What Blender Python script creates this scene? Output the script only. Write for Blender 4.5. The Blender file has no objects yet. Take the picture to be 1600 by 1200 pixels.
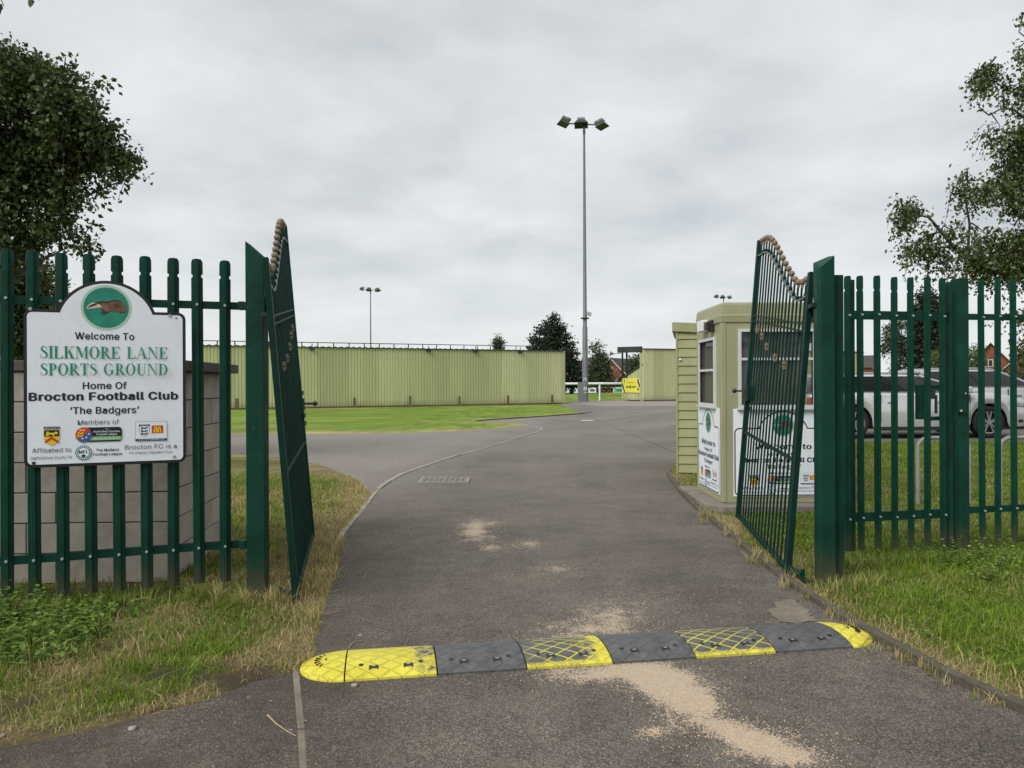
import bpy, math, random
import numpy as np
from mathutils import Vector, Matrix
random.seed(7); rng = np.random.default_rng(11)
sc = bpy.context.scene; COL = sc.collection
R = math.radians
# ---------------------------------------------------------------- camera, sky, sun, exposure
F = 1200.0; EYE = 1.5; ROLL = R(0.25)
cam = bpy.data.cameras.new('camera'); camo = bpy.data.objects.new('camera', cam); COL.objects.link(camo)
cam.sensor_width = 36; cam.lens = 27.0; cam.clip_start = .05; cam.clip_end = 3000
camo.location = (0, 0, EYE); camo.rotation_euler = (R(90), ROLL, 0); sc.camera = camo
world = bpy.data.worlds.new('World'); sc.world = world; world.use_nodes = True
SUN_EL, SUN_AZ = R(44), R(-134)      # azimuth from +Y, negative = to the left
def build_world():
    nt = world.node_tree; n = nt.nodes; l = nt.links; n.clear()
    out = n.new('ShaderNodeOutputWorld'); bg = n.new('ShaderNodeBackground'); bg.inputs[1].default_value = .1
    sky = n.new('ShaderNodeTexSky'); sky.sky_type = 'NISHITA'; sky.sun_disc = False
    sky.sun_elevation = SUN_EL; sky.sun_rotation = SUN_AZ
    tc = n.new('ShaderNodeTexCoord'); sep = n.new('ShaderNodeSeparateXYZ'); l.new(tc.outputs['Generated'], sep.inputs[0])
    zz = n.new('ShaderNodeMath'); zz.operation = 'MAXIMUM'; l.new(sep.outputs[2], zz.inputs[0]); zz.inputs[1].default_value = 0
    za = n.new('ShaderNodeMath'); za.operation = 'ADD'; l.new(zz.outputs[0], za.inputs[0]); za.inputs[1].default_value = .16
    dv = []
    for k in (0, 1):
        d = n.new('ShaderNodeMath'); d.operation = 'DIVIDE'; l.new(sep.outputs[k], d.inputs[0]); l.new(za.outputs[0], d.inputs[1]); dv.append(d)
    cb = n.new('ShaderNodeCombineXYZ'); l.new(dv[0].outputs[0], cb.inputs[0]); l.new(dv[1].outputs[0], cb.inputs[1])
    no = n.new('ShaderNodeTexNoise'); no.inputs['Scale'].default_value = 1.45; no.inputs['Detail'].default_value = 8
    no.inputs['Roughness'].default_value = .56; no.inputs['Distortion'].default_value = .12; l.new(cb.outputs[0], no.inputs['Vector'])
    n2 = n.new('ShaderNodeTexNoise'); n2.inputs['Scale'].default_value = .7; n2.inputs['Detail'].default_value = 4; l.new(cb.outputs[0], n2.inputs['Vector'])
    ad = n.new('ShaderNodeMath'); ad.operation = 'MULTIPLY_ADD'; l.new(n2.outputs[0], ad.inputs[0]); ad.inputs[1].default_value = .7; l.new(no.outputs[0], ad.inputs[2])
    rp = n.new('ShaderNodeValToRGB'); l.new(ad.outputs[0], rp.inputs[0])
    e = rp.color_ramp.elements
    e[0].position = .58; e[0].color = (.520, .550, .570, 1); e[1].position = 1.10; e[1].color = (.80, .813, .82, 1)
    # thin bright band near the horizon
    hz = n.new('ShaderNodeMapRange'); l.new(sep.outputs[2], hz.inputs[0]); hz.inputs[1].default_value = 0; hz.inputs[2].default_value = .22
    hz.inputs[3].default_value = .85; hz.inputs[4].default_value = 0
    m1 = n.new('ShaderNodeMix'); m1.data_type = 'RGBA'; l.new(hz.outputs[0], m1.inputs[0]); l.new(rp.outputs[0], m1.inputs[6]); m1.inputs[7].default_value = (.80, .825, .835, 1)
    sca = n.new('ShaderNodeVectorMath'); sca.operation = 'SCALE'; l.new(m1.outputs[2], sca.inputs[0]); sca.inputs['Scale'].default_value = 5.45
    m2 = n.new('ShaderNodeMix'); m2.data_type = 'RGBA'; m2.inputs[0].default_value = .95; l.new(sky.outputs[0], m2.inputs[6]); l.new(sca.outputs[0], m2.inputs[7])
    l.new(m2.outputs[2], bg.inputs[0]); l.new(bg.outputs[0], out.inputs[0])
build_world()
sun = bpy.data.lights.new('sun', 'SUN'); sun.energy = 1.5; sun.angle = R(32); sun.color = (1, .97, .92)
suno = bpy.data.objects.new('sun', sun); COL.objects.link(suno)
sd = Vector((math.sin(SUN_AZ)*math.cos(SUN_EL), math.cos(SUN_AZ)*math.cos(SUN_EL), math.sin(SUN_EL)))
suno.rotation_euler = sd.to_track_quat('Z', 'Y').to_euler(); suno.location = (0, 0, 30)
vs = sc.view_settings; vs.view_transform = 'Standard'; vs.look = 'None'; vs.exposure = .92; vs.gamma = 1; vs.use_curve_mapping = False

# ---------------------------------------------------------------- mapping helpers
def unroll(px, py):
    u = px-800; v = 600-py; c, s = math.cos(ROLL), math.sin(ROLL)
    return u*c+v*s, -u*s+v*c
def at(px, py, Y):
    u, v = unroll(px, py); return Vector((u/F*Y, Y, EYE+v/F*Y))
def gr(px, py, z=0):
    u, v = unroll(px, py); Y = F*(EYE-z)/(-v); return Vector((u/F*Y, Y, z))
def sst(a, b, x):
    t = np.clip((x-a)/(b-a), 0, 1); return t*t*(3-2*t)
def H(x, y):      # terrain height: the lawn climbs to the car park on the right
    return .32*sst(8, 15, y)*sst(3.4, 6.5, x)*(1-sst(34, 52, y))
def vnoise(x, y, s, seed=0):
    x = np.asarray(x)/s; y = np.asarray(y)/s
    xi = np.floor(x).astype(np.int64); yi = np.floor(y).astype(np.int64); fx = x-xi; fy = y-yi
    def hh(a, b):
        k = (a*374761393+b*668265263+seed*1442695041) & 0xffffffff
        k = ((k ^ (k >> 13))*1274126177) & 0xffffffff
        return ((k ^ (k >> 16)) & 0xffff)/65535.0
    fx = fx*fx*(3-2*fx); fy = fy*fy*(3-2*fy)
    return (hh(xi, yi)*(1-fx)+hh(xi+1, yi)*fx)*(1-fy)+(hh(xi, yi+1)*(1-fx)+hh(xi+1, yi+1)*fx)*fy

# ---------------------------------------------------------------- materials
class NT:
    def __init__(s, name):
        s.m = bpy.data.materials.new(name); s.m.use_nodes = True; s.t = s.m.node_tree; s.n = s.t.nodes; s.b = s.n['Principled BSDF']
        s.tc = s.n.new('ShaderNodeTexCoord')
    def link(s, a, b): s.t.links.new(a, b)
    def noise(s, scale, detail=4, rough=.55, coord='Object', dist=0):
        k = s.n.new('ShaderNodeTexNoise'); k.inputs['Scale'].default_value = scale; k.inputs['Detail'].default_value = detail
        k.inputs['Roughness'].default_value = rough; k.inputs['Distortion'].default_value = dist; s.link(s.tc.outputs[coord] if isinstance(coord, str) else coord, k.inputs['Vector']); return k.outputs[0]
    def voro(s, scale, coord='Object', feature='F1', out='Color'):
        k = s.n.new('ShaderNodeTexVoronoi'); k.feature = feature; k.inputs['Scale'].default_value = scale; s.link(s.tc.outputs[coord], k.inputs['Vector']); return k.outputs[out]
    def math(s, op, a, b=0.0, c=None):
        k = s.n.new('ShaderNodeMath'); k.operation = op
        for i, v in enumerate((a, b, c)):
            if v is None: continue
            if isinstance(v, (int, float)): k.inputs[i].default_value = v
            else: s.link(v, k.inputs[i])
        return k.outputs[0]
    def ramp(s, fac, stops):
        k = s.n.new('ShaderNodeValToRGB'); s.link(fac, k.inputs[0]); e = k.color_ramp.elements
        while len(e) < len(stops): e.new(.5)
        for i, (p, c) in enumerate(stops):
            e[i].position = p; e[i].color = (c[0], c[1], c[2], 1) if isinstance(c, (tuple, list)) else (c, c, c, 1)
        return k.outputs[0]
    def mix(s, fac, a, b, mode='MIX'):
        k = s.n.new('ShaderNodeMix'); k.data_type = 'RGBA'; k.blend_type = mode
        for i, v in ((0, fac), (6, a), (7, b)):
            if isinstance(v, (int, float)): k.inputs[i].default_value = v
            elif isinstance(v, (tuple, list)): k.inputs[i].default_value = (v[0], v[1], v[2], 1)
            else: s.link(v, k.inputs[i])
        return k.outputs[2]
    def col(s, v):
        if isinstance(v, (tuple, list)): s.b.inputs['Base Color'].default_value = (v[0], v[1], v[2], 1)
        else: s.link(v, s.b.inputs['Base Color'])
    def rough(s, v):
        if isinstance(v, (int, float)): s.b.inputs['Roughness'].default_value = v
        else: s.link(v, s.b.inputs['Roughness'])
    def bump(s, h, strength=.3, dist=.01):
        k = s.n.new('ShaderNodeBump'); k.inputs['Strength'].default_value = strength; k.inputs['Distance'].default_value = dist
        s.link(h, k.inputs['Height']); s.link(k.outputs[0], s.b.inputs['Normal'])
def paint(name, c, rough=.5, var=.15, scale=3, metal=0, dirt=None, bump=0, spec=.5):
    t = NT(name); n1 = t.noise(scale, 6, .6)
    lo = tuple(x*(1-var) for x in c); hi = tuple(min(1, x*(1+var)) for x in c)
    cc = t.ramp(n1, [(.3, lo), (.7, hi)])
    if dirt:
        n2 = t.noise(scale*2.3, 8, .7); cc = t.mix(t.ramp(n2, [(.55, 0), (.75, dirt[1])]), cc, dirt[0])
    t.col(cc); t.rough(t.ramp(t.noise(scale*4, 3), [(.3, max(0, rough-.08)), (.7, min(1, rough+.1))]))
    t.b.inputs['Metallic'].default_value = metal; t.b.inputs['Specular IOR Level'].default_value = spec
    if bump: t.bump(t.noise(scale*30, 3), bump, .004)
    return t.m
M = {}
def mk_fence_paint(name, base, lite):
    t = NT(name); c = t.ramp(t.noise(3.5, 6, .65), [(.3, tuple(x*.7 for x in base)), (.7, lite)])
    c = t.mix(t.ramp(t.noise(38, 4, .8), [(.66, 0), (.71, .8)]), c, (.10, .115, .10))            # scuffs down to the zinc
    c = t.mix(t.ramp(t.noise(11, 6, .8), [(.6, 0), (.8, .35)]), c, (.035, .06, .035))
    sp = t.n.new('ShaderNodeSeparateXYZ'); t.link(t.tc.outputs['Object'], sp.inputs[0])
    mud = t.ramp(t.math('ADD', sp.outputs[2], t.math('MULTIPLY', t.math('SUBTRACT', t.noise(14, 6, .8), .5), .5)), [(.10, .7), (.30, 0)]); c = t.mix(mud, c, (.075, .065, .035))
    t.col(c); t.rough(t.ramp(t.noise(6, 4), [(.3, .45), (.7, .7)])); t.b.inputs['Specular IOR Level'].default_value = .2; t.bump(t.noise(30, 4), .15, .003); return t.m
M['green'] = mk_fence_paint('green_fence_paint', (.0015, .036, .021), (.004, .056, .036))
M['green_gate'] = paint('dark_green_gate_paint', (.0015, .024, .017), .55, .3, 5, dirt=((.015, .045, .032), .5), spec=.16)
M['galv'] = paint('galvanised_steel', (.42, .44, .45), .45, .2, 12, metal=.5)
M['steel'] = paint('pole_steel', (.15, .165, .175), .5, .15, 1.5, metal=.2)
M['finial'] = paint('weathered_bronze', (.20, .155, .10), .65, .4, 60)
M['steel_hoop'] = paint('dull_galvanised_tube', (.24, .25, .25), .6, .25, 9)
M['dark'] = paint('dark_metal', (.02, .02, .02), .5, .2, 8)
M['black'] = paint('black_gloss', (.008, .008, .010), .35, .1, 5)
M['white'] = paint('white_panel', (.78, .82, .88), .32, .04, 6, dirt=((.68, .70, .72), .3))
M['whitepaint'] = paint('white_paint', (.75, .76, .75), .5, .08, 6)
M['ink'] = paint('black_print', (.012, .012, .02), .4, .05, 5)
M['inkgrey'] = paint('grey_print', (.10, .10, .115), .4, .05, 5)
M['inkgreen'] = paint('green_print', (.006, .23, .13), .4, .08, 8)
M['emblem'] = paint('emblem_green', (.01, .215, .145), .4, .25, 6)
M['halo'] = paint('emblem_pale_ring', (.42, .58, .46), .4, .05, 6)
M['red'] = paint('red_print', (.60, .04, .015), .4, .08, 9)
M['yellow'] = paint('yellow_print', (.75, .55, .02), .4, .08, 9)
M['navy'] = paint('navy_print', (.015, .02, .07), .4, .1, 9)
M['blue'] = paint('blue_print', (.05, .10, .28), .4, .1, 9)
M['teal'] = paint('teal_print', (.04, .25, .24), .4, .1, 9)
M['lime'] = paint('light_green_print', (.22, .48, .2), .4, .1, 9)
M['fur'] = paint('fur_print', (.13, .065, .035), .5, .7, 22)
M['furdark'] = paint('dark_fur_print', (.025, .018, .014), .5, .3, 22)
M['furlight'] = paint('pale_fur_print', (.62, .50, .42), .5, .2, 22)
M['olive'] = paint('olive_plastic', (.305, .305, .175), .5, .09, 1.6, dirt=((.22, .205, .12), .5), bump=.12)
def mk_clad():
    t = NT('olive_cladding'); oi = t.n.new('ShaderNodeObjectInfo'); c = t.ramp(oi.outputs['Random'], [(0, (.375, .405, .205)), (.6, (.44, .465, .24)), (1, (.52, .54, .30))])
    sp = t.n.new('ShaderNodeSeparateXYZ'); t.link(t.tc.outputs['Object'], sp.inputs[0])
    st = t.n.new('ShaderNodeMapping'); st.inputs['Scale'].default_value = (3, 3, .25); t.link(t.tc.outputs['Object'], st.inputs[0]); n = t.noise(2.5, 6, .7, st.outputs[0])
    c = t.mix(t.ramp(n, [(.45, 0), (.75, .4)]), c, (.30, .30, .17)); sl = t.ramp(t.math('ADD', sp.outputs[2], t.math('MULTIPLY', t.noise(3, 5, .7), .5)), [(.25, .6), (.65, 0)]); c = t.mix(sl, c, (.22, .20, .12))
    t.col(c); t.rough(.5); return t.m
M['clad'] = mk_clad()
M['shed'] = paint('olive_timber', (.31, .32, .16), .65, .12, 3, dirt=((.18, .17, .09), .35), bump=.2)
M['roofdark'] = paint('dark_roof_sheet', (.03, .032, .03), .7, .2, 1)
M['timber'] = paint('brown_timber', (.10, .07, .045), .8, .3, 10, bump=.3)
M['coping'] = paint('brown_coping', (.075, .062, .052), .85, .3, 6, dirt=((.16, .14, .11), .4), bump=.4)
M['rubber'] = paint('grey_rubber', (.075, .078, .083), .55, .2, 9, dirt=((.17, .155, .13), .5), bump=.3)
M['tyre'] = paint('tyre_rubber', (.012, .012, .012), .8, .2, 10)
M['rim'] = paint('alloy', (.35, .35, .36), .35, .1, 5, metal=.7)
M['silver'] = paint('silver_car_paint', (.60, .61, .62), .2, .02, 2, metal=.3)
M['greycar'] = paint('pale_silver_car_paint', (.42, .44, .46), .25, .02, 2, metal=.15)
M['redcar'] = paint('red_car_paint', (.45, .02, .03), .25, .03, 2)
M['carglass'] = paint('tinted_glass', (.015, .018, .02), .06, .05, 2)
M['lens'] = paint('headlight_lens', (.45, .47, .5), .1, .2, 12)
M['brick'] = paint('far_red_brick', (.20, .065, .04), .9, .25, 1.5)
M['tile'] = paint('far_roof_tile', (.065, .055, .05), .9, .25, 2)
M['vent'] = paint('cream_plastic', (.45, .40, .25), .5, .1, 5)
M['grey'] = paint('grey_cabinet', (.16, .17, .175), .6, .15, 4)
M['banner'] = paint('yellow_banner', (.72, .66, .06), .5, .05, 2)
M['bark'] = paint('bark', (.05, .042, .034), .9, .4, 9, bump=.5)
M['twigmat'] = paint('dry_twig', (.33, .25, .16), .8, .3, 30)
M['alu'] = paint('white_aluminium', (.56, .58, .58), .4, .06, 6)
M['stone'] = paint('pale_pebble', (.30, .28, .25), .8, .3, 30)
M['lampglass'] = paint('lamp_glass', (.03, .035, .035), .25, .2, 4)
M['lamphood'] = paint('lamp_housing', (.20, .195, .165), .6, .2, 2)
def mk_glass():
    t = NT('window_glass'); t.b.inputs['Base Color'].default_value = (.12, .13, .125, 1); t.b.inputs['Roughness'].default_value = .03
    t.b.inputs['Alpha'].default_value = .35; t.bump(t.noise(1.3, 2), .02, .02); t.b.inputs['Specular IOR Level'].default_value = .8; return t.m
M['glass'] = mk_glass()
def mk_block():
    t = NT('concrete_block'); oi = t.n.new('ShaderNodeObjectInfo')
    c = t.ramp(t.noise(9, 8, .7), [(.3, (.26, .235, .205)), (.7, (.42, .385, .34))])
    c = t.mix(t.ramp(oi.outputs['Random'], [(0, 0), (1, .6)]), c, (.46, .41, .35))
    c = t.mix(t.ramp(t.noise(2.2, 5, .6, 'Object'), [(.5, 0), (.8, .45)]), c, (.15, .13, .105))
    t.col(c); t.rough(.95); t.bump(t.noise(90, 4, .7), .5, .006); return t.m
M['block'] = mk_block()
M['mortar'] = paint('mortar', (.14, .125, .11), .95, .2, 20)
def mk_conc(name, a, b, moss):
    t = NT(name); c = t.ramp(t.noise(7, 8, .7), [(.3, a), (.7, b)]); c = t.mix(t.ramp(t.noise(3.1, 6, .7), [(.5, 0), (.7, moss)]), c, (.075, .08, .04))
    t.col(c); t.rough(.95); t.bump(t.noise(70, 5, .7), .5, .008); return t.m
M['edging'] = mk_conc('pale_concrete_edging', (.12, .10, .08), (.25, .21, .165), .6)
M['edging_pale'] = mk_conc('pale_kerb_concrete', (.22, .20, .17), (.36, .33, .28), .35)
M['edging_dark'] = mk_conc('dark_weathered_edging', (.055, .045, .035), (.12, .10, .08), .5)
M['slab'] = mk_conc('concrete_slab', (.14, .125, .105), (.25, .225, .19), .4)
M['path'] = paint('concrete_path', (.25, .22, .20), .9, .12, .4, dirt=((.34, .32, .29), .6))
M['mark'] = paint('worn_white_marking', (.62, .62, .58), .8, .15, 3)

def leafmat(name, dark, light, rough=.5):
    t = NT(name); a = t.n.new('ShaderNodeAttribute'); a.attribute_name = 'tint'
    c = t.ramp(a.outputs['Fac'], [(0, dark), (1, light)]); t.col(c); t.rough(rough)
    tr = t.n.new('ShaderNodeBsdfTranslucent'); t.link(c, tr.inputs[0]); mx = t.n.new('ShaderNodeMixShader'); mx.inputs[0].default_value = .25
    t.link(t.b.outputs[0], mx.inputs[1]); t.link(tr.outputs[0], mx.inputs[2]); t.link(mx.outputs[0], t.n['Material Output'].inputs[0]); return t.m
M['leaf'] = leafmat('leaf_green', (.016, .032, .007), (.10, .135, .030))
M['leaf_light'] = leafmat('leaf_light_green', (.035, .060, .014), (.15, .19, .05))
M['leaf_far'] = leafmat('far_leaf_green', (.022, .04, .018), (.075, .105, .04))
M['leaf_pine'] = leafmat('pine_green', (.012, .022, .014), (.035, .052, .028))
M['leaf_weed'] = leafmat('weed_leaf', (.07, .13, .015), (.22, .33, .06))
def mk_blade():
    t = NT('grass_blade'); a = t.n.new('ShaderNodeAttribute'); a.attribute_name = 'Col'; t.col(a.outputs['Color']); t.rough(.6)
    tr = t.n.new('ShaderNodeBsdfTranslucent'); t.link(a.outputs['Color'], tr.inputs[0]); mx = t.n.new('ShaderNodeMixShader'); mx.inputs[0].default_value = .3
    t.link(t.b.outputs[0], mx.inputs[1]); t.link(tr.outputs[0], mx.inputs[2]); t.link(mx.outputs[0], t.n['Material Output'].inputs[0]); return t.m
M['blade'] = mk_blade()
def mk_ground():
    t = NT('ground_grass'); a = t.n.new('ShaderNodeAttribute'); a.attribute_name = 'Col'
    n1 = t.noise(38, 6, .75); n2 = t.noise(.55, 5, .6); n3 = t.noise(6, 5, .7)
    c = t.mix(1, a.outputs['Color'], t.ramp(n1, [(.3, .62), (.7, 1.35)]), 'MULTIPLY')
    c = t.mix(1, c, t.ramp(n2, [(.3, .8), (.7, 1.22)]), 'MULTIPLY')
    c = t.mix(t.ramp(n3, [(.55, 0), (.8, .35)]), c, (.26, .23, .09))
    t.col(c); t.rough(.95); t.b.inputs['Specular IOR Level'].default_value = .2; t.bump(n1, .7, .03); return t.m
M['ground'] = mk_ground()
SAND = [  # px, py, rx, ry (pixels), strength
 (738, 826, 22, 15, 1.1), (775, 818, 24, 4, .6), (768, 857, 16, 5, .8), (826, 851, 16, 5, .9), (868, 889, 26, 4, .7), (760, 838, 26, 10, .5), (845, 900, 60, 10, .25),
 (915, 985, 75, 14, .85), (955, 962, 55, 18, .75), (870, 1004, 60, 8, .6), (900, 1055, 60, 13, 1.1), (985, 1046, 50, 12, 1.2), (1035, 1062, 44, 18, 1.2), (1052, 1083, 34, 18, 1.2),
 (1098, 1102, 24, 15, 1.3), (1072, 1120, 50, 22, .7), (1135, 1138, 30, 10, .9), (1185, 1158, 36, 13, 1.25), (1215, 1174, 50, 16, 1.0), (1150, 1155, 60, 25, .55), (1250, 1190, 40, 14, .7), (1020, 1146, 16, 6, .8), (1060, 1075, 95, 40, .4), (1110, 990, 60, 20, .22), (1000, 940, 60, 10, .3)]
def mk_asphalt():
    t = NT('asphalt'); g = t.n.new('ShaderNodeNewGeometry'); pos = g.outputs['Position']
    sp = t.n.new('ShaderNodeSeparateXYZ'); t.link(pos, sp.inputs[0]); X, Y = sp.outputs[0], sp.outputs[1]
    st = t.voro(150); bw = t.n.new('ShaderNodeRGBToBW'); t.link(st, bw.inputs[0])
    base = t.ramp(bw.outputs[0], [(.15, (.044, .037, .031)), (.55, (.092, .079, .067)), (.93, (.22, .19, .16))])
    big = t.noise(.55, 6, .6); mid = t.noise(4.2, 6, .7)
    base = t.mix(1, base, t.ramp(big, [(.3, .70), (.7, 1.35)]), 'MULTIPLY')
    base = t.mix(1, base, t.ramp(mid, [(.3, .76), (.7, 1.26)]), 'MULTIPLY')
    # worn paler centre of the drive and a gradual shift to paler grey farther on
    farw = t.n.new('ShaderNodeMapRange'); t.link(Y, farw.inputs[0]); farw.inputs[1].default_value = 4; farw.inputs[2].default_value = 22; farw.inputs[3].default_value = 0; farw.inputs[4].default_value = .75
    base = t.mix(farw.outputs[0], base, t.ramp(t.noise(.35, 5, .6), [(.35, (.15, .14, .126)), (.65, (.235, .222, .20))]))
    base = t.mix(farw.outputs[0], base, t.mix(1, base, t.ramp(t.noise(11, 8, .8), [(.3, .72), (.7, 1.3)]), 'MULTIPLY'))
    lm = t.n.new('ShaderNodeMapRange'); t.link(t.math('ADD', X, t.math('MULTIPLY', Y, -.14)), lm.inputs[0]); lm.inputs[1].default_value = -2.6; lm.inputs[2].default_value = -4.2; lm.inputs[3].default_value = 0; lm.inputs[4].default_value = .6
    base = t.mix(lm.outputs[0], base, t.mix(1, (.27, .25, .222), t.ramp(t.noise(9, 8, .8), [(.3, .75), (.7, 1.25)]), 'MULTIPLY'))
    # brown leaf dust near the left kerb
    d1 = t.math('ADD', t.math('MULTIPLY', Y, .16), t.math('ADD', X, 0.50))   # 0 along the kerb line
    dm = t.n.new('ShaderNodeMapRange'); t.link(d1, dm.inputs[0]); dm.inputs[1].default_value = 0; dm.inputs[2].default_value = .75; dm.inputs[3].default_value = 1; dm.inputs[4].default_value = 0
    dy_ = t.n.new('ShaderNodeMapRange'); t.link(Y, dy_.inputs[0]); dy_.inputs[1].default_value = 8; dy_.inputs[2].default_value = 11.5; dy_.inputs[3].default_value = 1; dy_.inputs[4].default_value = 0
    base = t.mix(t.math('MULTIPLY', t.math('MULTIPLY', dm.outputs[0], dy_.outputs[0]), t.ramp(t.noise(3, 6, .75), [(.35, .1), (.65, .8)])), base, (.058, .045, .034))
    # hairline cracks and a dustier tyre-worn band
    cn = t.n.new('ShaderNodeTexVoronoi'); cn.feature = 'DISTANCE_TO_EDGE'; cn.inputs['Scale'].default_value = .9
    wv = t.n.new('ShaderNodeVectorMath'); wv.operation = 'ADD'; t.link(pos, wv.inputs[0]); nz = t.n.new('ShaderNodeTexNoise'); nz.inputs['Scale'].default_value = 3; nz.inputs['Detail'].default_value = 6; t.link(pos, nz.inputs['Vector']); t.link(nz.outputs['Color'], wv.inputs[1]); t.link(wv.outputs[0], cn.inputs['Vector'])
    ck = t.math('MULTIPLY', t.ramp(cn.outputs[0], [(.0, .75), (.010, 0)]), t.ramp(t.noise(.5, 3), [(.52, 0), (.6, 1)])); base = t.mix(ck, base, (.02, .017, .014))
    base = t.mix(t.math('MULTIPLY', t.ramp(t.noise(1.3, 8, .75), [(.48, 0), (.75, 1)]), .45), base, (.19, .165, .135))
    cw = t.math('POWER', 2.718, t.math('MULTIPLY', t.math('POWER', t.math('MULTIPLY', t.math('SUBTRACT', X, .55), .95), 2), -1)); cw = t.math('MULTIPLY', cw, t.ramp(t.noise(1.1, 6, .7), [(.35, .2), (.65, 1)]))
    base = t.mix(t.math('MULTIPLY', cw, .28), base, (.20, .182, .158))
    # bits of pale grit
    gv = t.voro(34, feature='F1', out='Distance'); base = t.mix(t.ramp(gv, [(.07, .8), (.1, 0)]), base, (.3, .27, .22))
    tot = None
    for (px, py, rx, ry, s) in SAND:
        c = gr(px, py); k = c.y/F; wx = rx*k; wy = abs(gr(px, py-ry).y-gr(px, py+ry).y)/2
        dx = t.math('MULTIPLY', t.math('SUBTRACT', X, c.x), 1/wx); dy = t.math('MULTIPLY', t.math('SUBTRACT', Y, c.y), 1/wy)
        r2 = t.math('ADD', t.math('MULTIPLY', dx, dx), t.math('MULTIPLY', dy, dy))
        v = t.math('MULTIPLY', t.math('POWER', 2.718, t.math('MULTIPLY', r2, -.8)), s)
        tot = v if tot is None else t.math('ADD', tot, v)
    gn = t.noise(130, 2, .6); pn = t.noise(7, 7, .72)
    m = t.math('ADD', tot, t.math('ADD', t.math('MULTIPLY', t.math('SUBTRACT', gn, .5), 3.4), t.math('MULTIPLY', t.math('SUBTRACT', pn, .5), 2.6)))
    m = t.math('ADD', m, t.math('MULTIPLY', t.math('SUBTRACT', bw.outputs[0], .5), -.5))
    sm = t.math('MULTIPLY', t.ramp(m, [(.80, 0), (1.34, .82)]), t.ramp(tot, [(.06, 0), (.35, 1)]))
    base = t.mix(sm, base, t.ramp(t.noise(160, 3), [(.35, (.42, .33, .235)), (.65, (.64, .52, .39))]))
    t.col(base); t.rough(.92); t.b.inputs['Specular IOR Level'].default_value = .3
    vd = t.voro(150, out='Distance'); t.bump(vd, .55, -.006); return t.m
M['asphalt'] = mk_asphalt()
def mk_worn(name, amount, grad):
    """rubber hump module whose yellow paint survives in its diamond grooves; local x along the hump 0..0.47, y across 0..0.42"""
    t = NT(name); sp = t.n.new('ShaderNodeSeparateXYZ'); t.link(t.tc.outputs['Object'], sp.inputs[0]); X, Y = sp.outputs[0], sp.outputs[1]
    lines = None
    for sgn in (1, -1):
        a = t.math('FRACT', t.math('ADD', t.math('MULTIPLY', X, 8.5), t.math('MULTIPLY', Y, 11.0*sgn)))
        d = t.math('ABSOLUTE', t.math('SUBTRACT', a, .5)); lines = d if lines is None else t.math('MINIMUM', lines, d)
    groove = t.ramp(lines, [(.0, 1), (.05, .9), (.085, 0)])
    wear = t.noise(7, 7, .7); wide = t.noise(26, 5, .75)
    rub = t.ramp(t.noise(9, 6), [(.3, (.062, .065, .070)), (.7, (.115, .118, .122))])
    yel = t.ramp(t.noise(5, 5), [(.3, (.60, .52, .03)), (.7, (.78, .70, .07))])
    pos = t.math('ADD', t.math('MULTIPLY', X, grad), amount)
    full = t.ramp(t.math('ADD', pos, t.math('MULTIPLY', t.math('SUBTRACT', wear, .5), 1.2)), [(.48, 0), (.62, 1)])
    gr_ = t.math('MULTIPLY', groove, t.ramp(t.math('ADD', t.math('ADD', pos, .42), t.math('SUBTRACT', wear, .5)), [(.30, 0), (.55, .9)]))
    edge = t.ramp(Y, [(.018, .9), (.035, 0)]) if amount > -.3 else t.ramp(Y, [(.0, 0), (1, 0)])
    msk = t.math('MAXIMUM', t.math('MAXIMUM', full, gr_), t.math('MULTIPLY', edge, t.ramp(wide, [(.35, .4), (.5, 1)])))
    c = t.mix(msk, rub, yel); c = t.mix(t.ramp(t.noise(60, 4, .7), [(.58, 0), (.75, .45)]), c, (.15, .12, .07))
    c = t.mix(t.math('MULTIPLY', t.ramp(lines, [(0, .22), (.07, 0)]), t.ramp(wear, [(.4, .2), (.6, 1)])), c, (.2, .17, .05)) if amount > .6 else c
    c = t.mix(t.ramp(t.noise(18, 8, .8), [(.5, 0), (.75, .55)]), c, (.17, .14, .08)); c = t.mix(t.ramp(t.noise(120, 2), [(.66, 0), (.7, .7)]), c, (.10, .085, .06))
    t.col(c); t.rough(t.ramp(t.noise(12, 5), [(.3, .4), (.7, .75)])); t.bump(t.math('ADD', t.math('MULTIPLY', groove, -1), t.math('MULTIPLY', t.noise(45, 5, .7), .5)), .9, .009); return t.m
M['hump_yellow'] = mk_worn('yellow_hump_paint', 1.25, -1.65)
M['hump_grey'] = mk_worn('grey_hump_rubber', -.9, 0)
M['hump_mid'] = mk_worn('half_worn_hump_paint', -.12, 1.9)
M['hump_grooves'] = mk_worn('grooves_only_hump_paint', .20, -.25)
M['hump_cap'] = mk_worn('yellow_cap_paint', 1.6, 0)

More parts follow.
